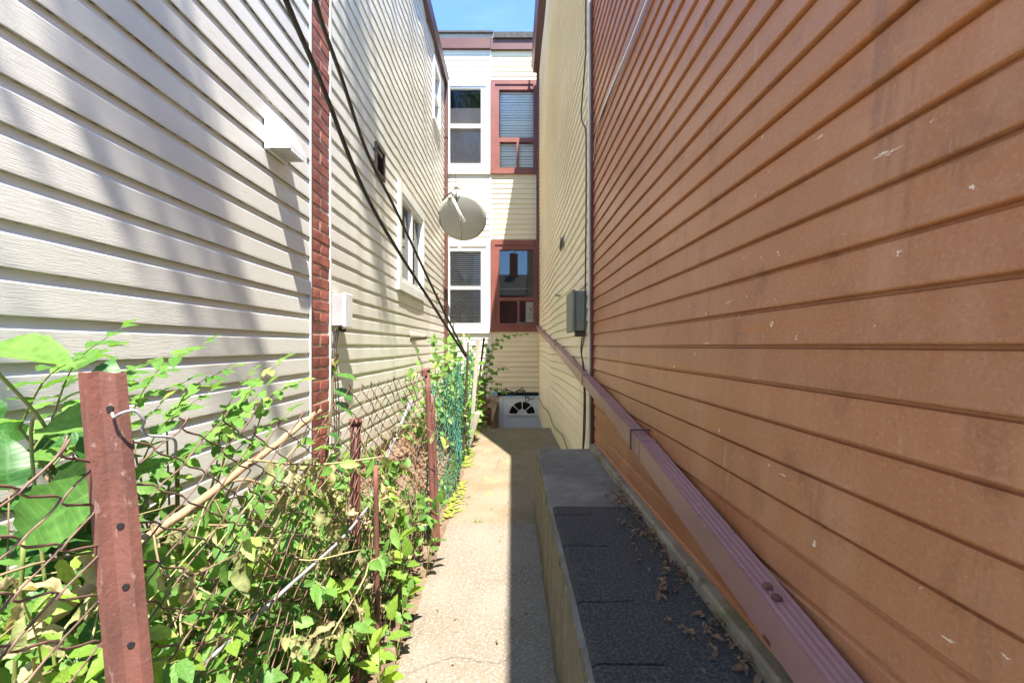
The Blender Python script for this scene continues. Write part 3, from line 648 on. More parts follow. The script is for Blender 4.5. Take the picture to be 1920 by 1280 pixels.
# utility box
UB = thing('utility_box', (LX+.05, 3.42, EYE+.13), 'light grey utility box with a bottom conduit beside the brick strip', 'utility box')
MB().box(LX+.012, LX+.095, 3.36, 3.50, EYE+.145, EYE+.385, .006).obj('body', 'grey_box', UB)
MB().box(LX+.095, LX+.118, 3.352, 3.508, EYE+.137, EYE+.393, .006).obj('cover', 'plastic_white', UB)
tube('conduit', [(LX+.05, 3.43, EYE+.15), (LX+.05, 3.43, EYE+.12), (LX+.09, 3.40, EYE+.11), (LX+.105, 3.38, EYE+.115)], .012, 'dark_metal', UB)
for i, dy in enumerate((-.03, 0, .035)):
    pts = spline([(LX+.04, 3.40+dy, EYE+.13), (LX+.03, 3.37+dy, EYE-.05), (LX+.03, 3.40+dy*1.6, EYE-.35), (LX+.04, 3.39+dy, EYE-.65), (LX+.03, 3.41+dy, EYE-1.05)])
    tube('wire', pts, .004, 'cable', UB, 5)
# screw head on white siding and odd bits
q = thing('hose_tap', (LX+.05, 7.9, EYE+.80), 'small rusty hose tap on the far left wall', 'tap')
tube('pipe', [(LX, 7.9, EYE+.87), (LX+.07, 7.9, EYE+.87), (LX+.085, 7.9, EYE+.80)], .014, 'tan_wood', q)
MB().box(LX+.03, LX+.06, 7.86, 7.94, EYE+.89, EYE+.91).obj('handle', 'rust_post', q)
# torn flap of siding
q = MB(); n_ = 8
for i in range(n_+1):
    t = i/n_
    for j in (0, 1):
        q.v.append(Vector((LX+.012+.10*t*t, 5.95+.62*t, EYE+.20-.15*j*(1-.55*t)-.04*t)))
for i in range(n_): q.f.append([2*i, 2*i+1, 2*i+3, 2*i+2])
o = q.obj('loose_siding_flap', M['flashing'], None, True); md = o.modifiers.new('s', 'SOLIDIFY'); md.thickness = .004
tag(o, 'pale pinkish torn flap sticking out low on the far left wall', 'siding flap')
# grey mossy electrical box on the right wall
EB = thing('electrical_box', (RX-.05, 3.5, EYE+.1), 'weathered grey electrical box with green moss on the right cream wall', 'electrical box')
ey0, ey1, ez0, ez1 = 3.18, 3.52, EYE+.105, EYE+.385
MB().box(RX-.010-.085, RX-.004, ey0, ey1, ez0, ez1, .006).obj('body', 'mossy_box', EB)
MB().box(RX-.118, RX-.0955, ey0-.008, ey1+.008, ez0-.008, ez1+.008, .005).obj('lid', 'mossy_box', EB)
MB().box(RX-.09, RX-.02, ey0+.02, ey0+.10, ez0-.04, ez0-.002, .005).obj('fitting', 'dark_metal', EB)
# black cable down the corner
xk = RX-.040
pts = spline([(xk, 3.075, 6.3), (xk, 3.075, EYE+2.3), (xk, 3.10, EYE+1.95), (xk-.002, 3.26, EYE+1.66), (xk, 3.10, EYE+1.48), (xk, 3.065, EYE+1.40), (xk, 3.065, EYE+.9), (xk, 3.10, EYE+.36), (xk, 3.13, EYE+.09), (xk-.01, 3.20, EYE-.05), (xk, 3.16, EYE-.15), (xk, 3.10, EYE-.35), (xk, 3.12, EYE-.6), (xk, 3.22, EYE-.78)])
tag(tube('cable', pts, .0055, 'cable', None, 6), 'thin black cable running down the corner trim past the grey box', 'cable')
pts = spline([(xk, 3.20, EYE+.09), (xk-.005, 3.26, EYE-.02), (xk, 3.21, EYE-.13), (xk, 3.15, EYE-.30), (xk, 3.17, EYE-.55), (xk, 3.23, EYE-.80)])
tag(tube('cable', pts, .0045, 'cable', None, 6), 'second thin black cable looping below the grey electrical box', 'cable')
pts = [onX(1012, 735, .515), onX(1021, 752, .50), onX(1033, 775, .50), onX(1048, 795, .50), (.50, 4.7, EYE-.84), (.50, 4.0, EYE-.96), (.505, 3.4, EYE-.83)]
pts = [(.505, 8.6, EYE-.86), (.495, 7.2, EYE-.87), (.50, 6.2, EYE-.84), (.49, 5.4, EYE-.92), (.50, 4.7, EYE-.86), (.49, 4.1, EYE-.93), (.505, 3.5, EYE-.82), (.50, 3.24, EYE-.79)]
pts = [(.505, 8.8, EYE-1.0), (.497, 7.4, EYE-.99), (.50, 6.4, EYE-.93), (.49, 5.4, EYE-.96), (.50, 4.6, EYE-.90), (.49, 4.0, EYE-.92), (.505, 3.5, EYE-.84), (.50, 3.22, EYE-.80)]
tag(tube('dry_vine', spline(pts), .006, 'stem_brown', None, 5), 'dry brown vine trailing along the foot of the cream wall', 'vine')
# ragged hole in the cream siding, with bent-out edge
hc = onX(1053, 457, .505); q = MB()
ring = [(-.10, .02), (-.06, .05), (-.01, .11), (.05, .13), (.07, .05), (.12, -.01), (.08, -.06), (.02, -.13), (-.05, -.06)]
q.v = [Vector((.499+.004*nz(a*9, b*9), hc.y+a*1.5, hc.z+b*.62)) for a, b in ring]+[Vector((.510, hc.y, hc.z))]
q.f = [[i, (i+1) % 9, 9] for i in range(9)]
hole = q.obj('siding_hole', 'black', RH)
tube('nail_rod', [onX(1037, 554, .52), onX(1050, 554, .50)], .006, 'dark_metal', RH)
# pale loose trim on the brown wall
pts = [(RX-.014, 2.93, EYE+1.20), (RX-.016, 2.76, EYE+1.345), (RX-.022, 2.4, EYE+1.34), (RX-.026, 2.0, EYE+1.315), (RX-.020, 1.5, EYE+1.33), (RX-.018, .8, EYE+1.335)]
q = MB()
for i, p in enumerate(spline(pts, 6)):
    hh = .011+.004*nz(i*.7, 4); q.v += [Vector(p)+Vector((0, 0, -hh)), Vector(p)+Vector((.004, 0, hh))]
for i in range(len(q.v)//2-1): q.f.append([2*i, 2*i+1, 2*i+3, 2*i+2])
o = q.obj('loose_trim', 'white_paint', RH); md = o.modifiers.new('s', 'SOLIDIFY'); md.thickness = .003

# ================================================================== DISH AND ANTENNA
DC = P(866, 409, 8.25)
DS = thing('satellite_dish', DC, 'grey satellite dish seen from behind on a wall mount', 'satellite dish')
R0 = .43; ax = Vector((.14, .80, .42)).normalized()       # opening looks away and up
rot = ax.to_track_quat('Z', 'Y').to_matrix()
v = []; f = []; nr, na = 8, 48
for i in range(nr+1):
    r = R0*i/nr
    for k in range(na):
        a = 2*math.pi*k/na; v.append(DC+rot @ Vector((r*math.cos(a)*1.04, r*math.sin(a)*.96, .30*r*r-.03)))
for i in range(nr):
    for k in range(na): f.append([i*na+k, i*na+(k+1) % na, (i+1)*na+(k+1) % na, (i+1)*na+k])
o = mesh_obj('reflector', v, f, 'dish', DS, True); md = o.modifiers.new('s', 'SOLIDIFY'); md.thickness = .008; md.offset = 1
rim = [DC+rot @ Vector((R0*1.04*math.cos(2*math.pi*k/na), R0*.96*math.sin(2*math.pi*k/na), .30*R0*R0-.03)) for k in range(na+1)]
tube('rim', rim, .007, 'dish', DS, 6)
cb = DC-ax*.05
tube('mount_arm', [P(849, 372, 8.02), P(858, 392, 8.0), P(871, 417, 8.03), cb+Vector((.04, 0, -.05))], [.022, .026, .026, .02], 'white_paint', DS, 8)
tube('mast', [P(829, 386, 8.45), P(838, 372, 8.2), P(850, 370, 8.02)], .018, 'grey_wood', DS, 8)
tube('mast', [P(829, 376, 8.4), P(846, 360, 8.05), P(853, 372, 8.02)], .012, 'dark_metal', DS, 8)
tube('cable', spline([P(866, 404, 7.98), P(864, 425, 7.97), P(866, 442, 7.98), P(863, 456, 8.0)]), .006, 'dark_metal', DS, 5)
mb = MB().box(-.025, .025, -.025, .025, -.07, .07, .008).xf(Matrix.Translation(P(862.5, 464, 8.1)) @ Euler((.1, .05, 0)).to_matrix().to_4x4()); mb.obj('receiver', 'plastic_white', DS)
AN = thing('aerial', P(855, 372, 8.02), 'small dark star shaped aerial with thin rods above the dish', 'antenna')
ac = P(855, 353, 8.02)
tube('mast', [P(856, 378, 8.02), ac+Vector((0, 0, .05))], .010, 'dark_metal', AN)
for (dx_, dz_) in ((-.07, .05), (.08, .05), (-.06, -.05), (.07, -.03), (0, .06)):
    tube('element', [ac, ac+Vector((dx_, -.02, dz_))], .008, 'dark_metal', AN)
tube('element', [P(829, 351, 8.3), P(843, 354, 8.1), ac], .006, 'grey_wire', AN)
tube('whip', [ac, P(853, 312, 8.02)], .0025, 'dark_metal', AN, 5)
tube('whip', [ac+Vector((-.12, 0, 0)), P(841, 312, 8.02)], .002, 'grey_wire', AN, 5)

# ================================================================== OVERHEAD CABLES
def sag(a, b, s, n=14):
    a, b = Vector(a), Vector(b); return [a.lerp(b, i/n)-Vector((0, 0, s*4*(i/n)*(1-i/n))) for i in range(n+1)]
E = P(873, 668, 4.36)
a1, a2 = P(700, 390, 2.7), P(610, 165, 1.95)
c1 = spline([E, P(820, 585, 3.75), P(700, 392, 2.75), P(600, 150, 2.05), P(540, 10, 1.72), P(420, -300, 1.25), P(250, -900, .85)], 10)
tag(tube('cable', c1, .0115, 'cable', None, 10), 'thick black cable crossing the brick strip, lower of the two', 'cable')
c2 = spline([E+Vector((.015, .02, -.01)), P(828, 575, 4.05), P(745, 400, 3.2), P(690, 290, 2.75), P(640, 145, 2.25), P(594, 10, 1.85), P(520, -300, 1.4), P(400, -900, .95)], 10)
tag(tube('cable', c2, .0100, 'cable', None, 10), 'thick black cable passing the louvred vent, upper of the two', 'cable')

# ================================================================== FENCES
def fx(y): return -.50+.028*max(0, min(1, (y-.9)/1.6))+.004*math.sin(y*5)
RF = thing('chain_link_fence', (-.48, 1.3, 0), 'rusty sagging chain link fence on the left of the path', 'fence')
def weave(y0, y1, n, ztop, zbot, fxf, mat, parent, pitch=.05, r=.0016, amp=.018, seed=0, hp=.027, sides=4):
    for i in range(n):
        yc = y0+(y1-y0)*(i+.5)/n; wdt = (y1-y0)/n
        zt = ztop(yc); zb = zbot(yc); m = int((zt-zb)/hp); pts = []
        for j in range(m+1):
            for k in range(4):
                t = j+k/4
                if t > m: break
                ph = (t+(i % 2)) % 2; tri = (ph if ph <= 1 else 2-ph)*2-1       # -1..1
                tri = math.sin(tri*math.pi/2)*.75+tri*.25
                y = yc+tri*wdt*.56; z = zt-t*hp
                off = .0022*math.cos(math.pi*t*1.0+(i % 2)*math.pi)
                d1 = amp*nz(y*3.1, z*2.3, seed)+amp*.5*nz(y*9, z*8, seed+3); d2 = amp*.7*nz(y*3.5+9, z*3, seed+7)+amp*.35*nz(y*11, z*10, seed+8); d3 = amp*.8*nz(y*2.5, z*2+5, seed+11)+amp*.35*nz(y*12, z*9, seed+12)
                pts.append((fxf(y)+off+d1, y+d2, z+d3))
        # twisted barb at the top
        p0 = Vector(pts[0]); pts = [tuple(p0+Vector((.004, random.uniform(-.012, .012), .016))), tuple(p0+Vector((.006, 0, .010)))]+pts
        v, f = tube_data(pts, r, sides, False); mesh_obj('wire', v, f, mat, parent, True)
ztop = lambda y: 1.0-.02*(y-.5)+.015*nz(y*2.2, 4)-(.035 if .9 < y < 1.3 else 0)
weave(.12, 2.49, 50, ztop, lambda y: .03, fx, 'rust_wire', RF, r=.0016, amp=.019, seed=2)
# angle iron post with punched holes, leaning
def angle_post():
    # T/angle section: broad face toward camera, ridge down the left third
    sec = [(-.027, .006), (-.023, 0), (-.010, -.003), (-.006, -.012), (.000, -.014), (.006, -.004), (.022, 0), (.027, .010), (.0245, .011), (.0205, .004), (.003, .001), (-.004, -.006), (-.009, .002), (-.0215, .0045), (-.0245, .008)]
    zs = [1.088, 1.07, 1.0, .9, .8, .7, .6, .45, .3, .15, .0, -.1]; v = []; f = []; n = len(sec)
    for i, z in enumerate(zs):
        c = Vector((-.498+(1.09-z)*.080, .545+(1.09-z)*.01, z)); k = 1.0
        for (a, b) in sec: v.append(c+Vector((a*k+.0008*nz(z*30, a*90), b*k, .004*nz(a*80, 1) if i == 0 else 0)))
    for i in range(len(zs)-1):
        for k in range(n): f.append([i*n+k, i*n+(k+1) % n, (i+1)*n+(k+1) % n, (i+1)*n+k])
    f.append(list(range(n))[::-1])
    p = mesh_obj('angle_post', v, f, 'rust_post', RF); p['label'] = 'rusty punched steel angle post nearest the camera'
    for z in (1.045, .905, .832, .762, .625, .50, .38):
        c = Vector((-.498+(1.09-z)*.080+.0145, .545+(1.09-z)*.01-.0022, z)); vv = []; ff = []
        for k in range(10):
            a = 2*math.pi*k/10; vv.append(c+Vector((.0036*math.cos(a), -.0012+.0012*math.cos(a), .0036*math.sin(a))))
        vv += [q+Vector((0, .004, 0)) for q in vv]; ff = [list(range(10))]+[[k, (k+1) % 10, 10+(k+1) % 10, 10+k] for k in range(10)]
        mesh_obj('hole', vv, ff, 'black', p)
    hk = spline([(-.476, .541, 1.040), (-.468, .535, 1.036), (-.458, .533, 1.041), (-.448, .540, 1.043), (-.444, .548, 1.030), (-.452, .556, 1.020), (-.450, .560, 1.010), (-.440, .59, 1.0), (-.452, .61, .975), (-.47, .63, .965)])
    tube('tie_wire', hk, .0018, 'grey_wire', RF, 6)
angle_post()
def pipe_post(parent, a, b, r, mat='rust_post', cap=True):
    a, b = Vector(a), Vector(b); p = tube('pipe_post', [a.lerp(b, i/8)+Vector((.002*nz(i, 1), 0, 0)) for i in range(9)], r, mat, parent, 12)
    if cap:
        d = (b-a).normalized(); tube('post_cap', [b-d*.004, b+d*.012], r*1.22, mat, p, 12)
    return p
pipe_post(RF, (-.508, 1.46, -.05), (-.500, 1.45, .875), .0165)
pipe_post(RF, (-.462, 1.57, -.05), (-.468, 1.555, .712), .0085, cap=False)
PA, PB = (-.430, 2.52, -.05), (-.468, 2.49, .985)
pipe_post(RF, PA, PB, .0155); pipe_post(RF, (-.415, 2.56, -.05), (-.448, 2.53, .84), .012, cap=False)
MB().box(-.50, -.462, 2.47, 2.50, .955, .992, .003).obj('clamp', 'rust_post', RF)
for z in (.22, .45, .8): tube('tie_wire', [(-.43-.037*z+.021*math.cos(t), 2.51+.021*math.sin(t), z+.01*math.sin(2*t)) for t in [i*math.pi/6 for i in range(13)]], .0022, 'dark_metal', RF, 5)
# green plastic mesh behind
GF = thing('green_mesh_fence', (-.47, 4, 0), 'green plastic coated chain link mesh between the rusty post and far stake', 'fence')
gx = lambda y: -.455-.01*(y-2.5)+.02*math.sin(y*4)
gtop = lambda y: .86+.06*(y-2.55)+.03*nz(y*3, 2)
weave(2.55, 5.6, 66, gtop, lambda y: .02, gx, 'green_wire', GF, r=.0019, amp=.05, seed=21, hp=.026)
pipe_post(GF, (-.470, 4.33, -.03), (-.425, 4.35, 1.155), .011, 'dark_metal', False)['label'] = 'dark thin stake where the two thick cables end'
pipe_post(GF, (-.50, 5.75, 0), (-.36, 5.75, 1.22), .014, 'dark_metal', False)
q = MB().box(-.022, .022, -.012, .012, 0, 1.22, .003).xf(Matrix.Translation((-.475, 5.1, -.02)) @ Euler((0, .075, 0)).to_matrix().to_4x4()); q.obj('wooden_stake', 'grey_wood', GF)
q = MB().box(-.03, .03, -.02, .02, 0, .42, .006).xf(Matrix.Translation((-.49, 4.95, 0)) @ Euler((0.1, .28, 0)).to_matrix().to_4x4())
tag(q.obj('broken_board', 'grey_wood'), 'short weathered grey board leaning at the foot of the green mesh', 'board')

# ================================================================== CRATES BY THE STAIRS
cr_ = thing('wooden_crate', (-.40, 6.55, 0), 'dark reddish slatted crate at the end of the path', 'crate')
cx0, cx1, cy0, cy1 = -.55, -.305, 6.42, 6.68
for z in (.0, .075, .15):
    MB().box(cx0, cx1, cy0, cy0+.015, z+.004, z+.062, .002).obj('slat', 'crate_wood', cr_); MB().box(cx0, cx1, cy1-.015, cy1, z+.004, z+.062, .002).obj('slat', 'crate_wood', cr_)
    MB().box(cx1-.015, cx1, cy0+.016, cy1-.016, z+.004, z+.062, .002).obj('slat', 'crate_wood', cr_); MB().box(cx0, cx0+.015, cy0+.016, cy1-.016, z+.004, z+.062, .002).obj('slat', 'crate_wood', cr_)
for (a, b) in ((cx0+.016, cy0+.016), (cx1-.036, cy0+.016), (cx0+.016, cy1-.036), (cx1-.036, cy1-.036)):
    MB().box(a, a+.02, b, b+.02, 0, .215).obj('corner_post', 'crate_wood', cr_)
MB().box(cx0+.017, cx1-.017, cy0+.04, cy1-.04, .012, .03).obj('base', 'crate_wood', cr_)
for (a, b, c, d, e, g, lb) in ((-.55, -.36, 6.43, 6.62, .217, .30, 'lowest pinkish concrete block stacked on the dark crate'), (-.47, -.32, 6.45, 6.64, .302, .365, 'thin middle block in the stack on the dark crate')):
    o = MB().box(a, b, c, d, e, g, .008).obj('paving_block', 'terracotta'); tag(o, lb, 'block', 'blocks stacked on the crate')
pb = thing('flower_pot', (-.45, 6.53, .367), 'square terracotta pot on top of the stacked blocks', 'pot')
MB().box(-.545, -.38, 6.45, 6.62, .367, .375).obj('base', 'terracotta', pb)
for (a, b, c, d) in ((-.545, -.38, 6.45, 6.465), (-.545, -.38, 6.605, 6.62), (-.545, -.53, 6.466, 6.604), (-.395, -.38, 6.466, 6.604)): MB().box(a, b, c, d, .3755, .50, .002).obj('side', 'terracotta', pb)
MB().box(-.528, -.397, 6.467, 6.603, .3755, .48).obj('soil', 'black', pb)
# tangled black wires over the door
for i in range(3):
    r_ = random.Random(i+40); base = [P(940+i*6, 728+i*3, 8.98)]
    for k in range(7): base.append(P(945+k*9+r_.uniform(-5, 5), 733+r_.uniform(-6, 8)+(12 if k > 4 else 0), 8.97))
    tag(tube('wire', spline(base, 5), .008, 'cable', None, 5), ['tangled black wire on the lintel above the basement door', 'loop of black wire hanging over the top of the basement door', 'loose end of black wire at the right of the door lintel'][i], 'wire')

# ================================================================== VEGETATION
def leaf_data(L=1.0, W=.5, fold=.12, curl=.25, n=7, serr=.10, point=1.0):
    """serrated pointed leaf growing along +Y from the origin: left rim, midrib, right rim"""
    v = []; f = []
    for i in range(n+1):
        t = i/n; wd = W*.5*(math.sin(math.pi*t**.75)**.8 if 0 < t < 1 else .02); wd *= (1+(serr if i % 2 else -serr)); y = L*t; z = -curl*L*t*t
        if t > .8: wd *= (1-(t-.8)*2.0*point*.6)
        v += [Vector((-wd, y-(.02*L if i % 2 else 0), z+fold*wd*2)), Vector((0, y, z)), Vector((wd, y-(.02*L if i % 2 else 0), z+fold*wd*2))]
    for i in range(n):
        o = i*3; f += [[o, o+1, o+4, o+3], [o+1, o+2, o+5, o+4]]
    return v, f
def crumple(v, a, seed):
    return [q+Vector((a*nz(q.x*6, q.y*5, seed), a*.5*nz(q.y*6, q.x*6, seed+4), a*1.3*nz(q.x*5, q.y*6, seed+9))) for q in v]
LEAF = {}
def put_uv(me):
    u = me.uv_layers.new(name='UVMap'); li = np.empty(len(me.loops), int); me.loops.foreach_get('vertex_index', li)
    n3 = np.arange(len(me.vertices)); src = uvtable(me, n3); u.data.foreach_set('uv', src[li].ravel())
def uvtable(me, idx, per=None):
    # rims, midrib, rims in threes along the leaf
    co = me.get('leafn', 0); n = len(idx); k = idx % 3
    return np.stack([(k-1.0), (idx//3)/8.0], 1).astype(float)
def leafset(key, k, mat, **kw):
    out_ = []
    for i in range(k):
        r_ = random.Random(i*7+hash(mat) % 1 + 3); cz = kw.get('crump', 0)
        v, f = leaf_data(1, kw.get('W', .5)*r_.uniform(.88, 1.12), kw.get('fold', .12)*r_.uniform(.5, 1.6), kw.get('curl', .25)*r_.uniform(.3, 1.7), kw.get('n', 8), kw.get('serr', .09))
        if cz: v = crumple(v, cz, i*3.3)
    me = bpy.data.meshes.new('leaf'); me.from_pydata([tuple(q) for q in v], [], f); put_uv(me); me.polygons.foreach_set('use_smooth', [True]*len(f)); me.materials.append(M[mat]); out_.append((me, np.array([tuple(q) for q in v]), np.array(f)))
    LEAF[key] = out_
leafset('fresh', 7, 'leaf_fresh', W=.50, fold=.16, curl=.35, crump=.03); leafset('dark', 6, 'leaf_dark', W=.66, n=12, serr=.07, fold=.20, curl=.42, crump=.035); leafset('lime', 4, 'leaf_lime', W=.50)
leafset('mix', 7, 'leaf_mix', W=.55, fold=.18, curl=.38, crump=.04); leafset('dry', 7, 'leaf_dry', W=.36, fold=.5, curl=.4, crump=.16, serr=.05); leafset('brown', 7, 'leaf_brown', W=.45, fold=.55, curl=.35, crump=.14, serr=.03)
leafset('big', 4, 'leaf_fresh', W=.64, n=14, serr=.05, fold=.16, curl=.28, crump=.03)
leafset('vine', 4, 'leaf_mix', W=.85, n=6, serr=.22, fold=.1)

class Leaves:
    """collects leaf placements; the largest in view become leaf objects, the rest one mass"""
    def __init__(s): s.L = []
    def add(s, key, base, direction, normal, size): s.L.append((key, Vector(base), Vector(direction), Vector(normal), size))
    def flush(s, parent, max_obj=120, mass_name='foliage'):
        def imp(q):
            d = q[1]-Vector((0, 0, EYE)); return -(q[4]/max(.2, d.length))*(1 if d.y > .05 else .01)
        ls = sorted(s.L, key=imp); mats = {}
        for i, (key, b, d, nrm, sz) in enumerate(ls):
            y = d.normalized(); x = y.cross(nrm);
            if x.length < 1e-4: x = y.cross(Vector((1, 0, .1)))
            x.normalize(); z = x.cross(y)
            m = Matrix(((x.x, y.x, z.x), (x.y, y.y, z.y), (x.z, y.z, z.z))).to_4x4()*1.0
            mm = Matrix.Translation(b) @ m @ Matrix.Scale(sz, 4)
            me, v, f = random.choice(LEAF[key])
            if i < max_obj:
                o = bpy.data.objects.new('leaf', me); link(o, parent); o.matrix_basis = mm
            else: mats.setdefault(key, []).append((np.array(mm), v, f))
        for key, lst in mats.items():
            V = []; F = []; T = []; o = 0
            for (mm, v, f) in lst:
                V.append(v @ mm[:3, :3].T+mm[:3, 3]); F.append(f+o); o += len(v); T += [random.random()]*len(f)
            me = bpy.data.meshes.new(mass_name); me.from_pydata(np.concatenate(V).tolist(), [], np.concatenate(F).tolist()); me.polygons.foreach_set('use_smooth', [True]*len(me.polygons))
            me.attributes.new('tint', 'FLOAT', 'FACE').data.foreach_set('value', T); me.materials.append(LEAF[key][0][0].materials[0])
            vi = np.concatenate([np.arange(len(v)) for (_, v, _) in lst]); u = me.uv_layers.new(name='UVMap'); li = np.empty(len(me.loops), int); me.loops.foreach_get('vertex_index', li); u.data.foreach_set('uv', uvtable(me, vi)[li].ravel())
            ob = bpy.data.objects.new(mass_name, me); link(ob, parent); ob['kind'] = 'stuff'
UP = Vector((0, 0, 1))
def rv(a): return Vector((random.uniform(-a, a), random.uniform(-a, a), random.uniform(-a, a)))
def shoot(LV, key, pts, size, step, up=UP, droop=.25, parent=None, r=.0025, mat='stem_brown', jit=.25, start=.15, tipsmall=.5):
    """stem with leaves alternating left and right in a flat spray"""
    pp = spline(pts, 6); n = len(pp); tube('stem', pp, [r*(1-.75*i/(n-1)) for i in range(n)], mat, parent, 5)
    ln = sum((pp[i+1]-pp[i]).length for i in range(n-1)); d = ln*start; side = 1; acc = 0; i = 0
    while d < ln:
        a = 0
        for i in range(n-1):
            sl = (pp[i+1]-pp[i]).length
            if a+sl >= d: break
            a += sl
        t = (pp[i+1]-pp[i]).normalized(); p = pp[i]+t*(d-a); s = t.cross(up).normalized()*side
        dr = (s*1.0+t*.65+rv(jit)-UP*droop*random.random()).normalized(); nn = (up+rv(jit*1.4)).normalized()
        LV.add(key, p, dr, nn, size*random.uniform(.75, 1.15)*(1-(1-tipsmall)*(d/ln)**3)); side = -side; d += step*random.uniform(.8, 1.25)
    LV.add(key, pp[-1], (pp[-1]-pp[-2]).normalized()+rv(.2), up, size*tipsmall*1.2)

# large dark leaved plant by the frame's left edge
pl = thing('broadleaf_plant', (-1.0, .75, 0), 'plant with large dark serrated leaves left of the rusty angle post', 'plant'); LV = Leaves()
for i in range(12):
    a = i*2.4; b0 = Vector((-1.06+.08*math.cos(a), .92+.10*math.sin(a), 0)); top = Vector((-1.06+.17*math.cos(a), .92+.17*math.sin(a), random.uniform(.74, 1.05)))
    shoot(LV, 'dark', [b0, b0.lerp(top, .55)+rv(.03), top], .112, .046, (UP+rv(.5)+Vector((.4, -.6, 0))).normalized(), .7, pl, .005, 'stem_brown', .5, .50, .75)
LV.flush(pl, 150)
pl = thing('broadleaf_plant', (-.62, .55, 0), 'plant with a few very large pale leaves touching the angle post', 'plant'); LV = Leaves()
b = P(45, 1010, .66)
tube('stem', spline([(-.72, .75, 0), (-.76, .70, .5), b]), .003, 'stem_green', pl, 5)
LV.add('big', b, Vector((.75, .1, .62)), Vector((.35, -.85, .4)), .135)
LV.add('big', P(85, 800, .68), Vector((.9, -.1, .1)), Vector((.1, -.5, .8)), .10); LV.add('big', P(-40, 660, .62), Vector((.95, .1, -.05)), Vector((.1, -.3, .9)), .12)
LV.add('fresh', P(95, 905, .70), Vector((.8, -.1, .35)), Vector((.2, -.5, .8)), .085)
tube('stem', spline([(-.72, .75, .3), P(60, 850, .70), P(85, 800, .68), P(-40, 660, .62)]), .0025, 'stem_green', pl, 5)
LV.flush(pl, 50)
# elm sprays arching right over the fence
pl = thing('elm_sapling', (-1.0, 1.35, 0), 'young elm with arching sprays of light green leaves against the white siding', 'sapling'); LV = Leaves()
tube('trunk', spline([(-1.02, 1.40, -.02), (-1.0, 1.36, .4), (-.98, 1.33, .8)]), [.012, .011, .010, .010, .010, .009, .009, .009, .008, .008, .007, .006, .006, .006, .006, .006, .006], 'stem_brown', pl, 6)
S0 = Vector((-1.0, 1.34, .45))
tips = [(235, 610, 1.15), (390, 640, 1.35), (435, 688, 1.4), (530, 676, 1.55), (330, 660, 1.2), (265, 690, 1.05), (500, 725, 1.45), (460, 770, 1.3), (300, 760, 1.1), (205, 650, 1.0), (565, 715, 1.62), (350, 715, 1.25), (410, 800, 1.25), (250, 800, 1.0), (500, 820, 1.4), (360, 850, 1.15), (230, 740, .95), (545, 770, 1.5), (300, 700, 1.15), (470, 700, 1.45), (400, 730, 1.3)]
for (a, b, Y) in tips:
    T_ = P(a, b, Y); st = T_+Vector((-random.uniform(.16, .30), random.uniform(-.12, .12), -random.uniform(.16, .34)))
    mid = st.lerp(T_, .5)+Vector((-.03, 0, .03))
    tube('stem', spline([S0, S0.lerp(st, .6)-Vector((0, 0, .05)), st], 5), .003, 'stem_brown', pl, 5)
    shoot(LV, random.choice(['fresh', 'fresh', 'mix']), [st, mid, T_], .078, .028, (UP+rv(.15)+Vector((.10, -.28, 0))).normalized(), .4, pl, .0028, 'stem_green', .22, .05, .55)
LV.flush(pl, 240)
# wilted pulled vines heaped along the fence
pl = thing('wilted_vine_heap', (-.85, 1.0, 0), 'heap of wilted yellowing vines hanging behind the rusty mesh', 'dead plants'); LV = Leaves()
for i in range(300):
    y = random.uniform(.25, 1.9); x = random.uniform(-1.05, -.58); z = .05+random.random()**.8*(.84-.12*abs(y-.9))*(.55+.45*((x+1.1)/.5))
    p = Vector((x, y, z)); q = p+Vector((random.uniform(-.18, .18), random.uniform(-.25, .25), random.uniform(-.16, .10))); e = q+Vector((random.uniform(-.15, .15), random.uniform(-.2, .2), random.uniform(-.22, .02)))
    pp = spline([p, q, e], 5); tube('stem', pp, random.choice([.0014, .002, .0026]), random.choice(['straw', 'straw', 'stem_brown']), pl, 4)
    for k in range(1, len(pp)):
        if random.random() < .85: LV.add(random.choice(['dry', 'dry', 'mix', 'fresh']), pp[k], Vector((random.uniform(-.6, .6), random.uniform(-.6, .6), -1)), rv(1), random.uniform(.035, .08))
LV.flush(pl, 290)
# green undergrowth
pl = thing('undergrowth', (-.8, 1.5, 0), 'dense low green leafy weeds behind the rusty mesh', 'weeds'); LV = Leaves()
for i in range(330):
    y = random.uniform(.30, 2.9); x = random.uniform(-1.28, -.50); h = random.uniform(.12, .5)*(1.25 if y < 1.6 else .55)
    b = Vector((x, y, 0)); t = b+Vector((random.uniform(-.10, .14), random.uniform(-.10, .10), h))
    shoot(LV, random.choice(['mix', 'mix', 'dark', 'fresh']), [b, b.lerp(t, .5)+rv(.02), t], random.uniform(.04, .068), .036, (UP+rv(.5)).normalized(), .4, pl, .0016, 'stem_green', .5, .2, .6)
LV.flush(pl, 290); pl['kind'] = 'stuff'
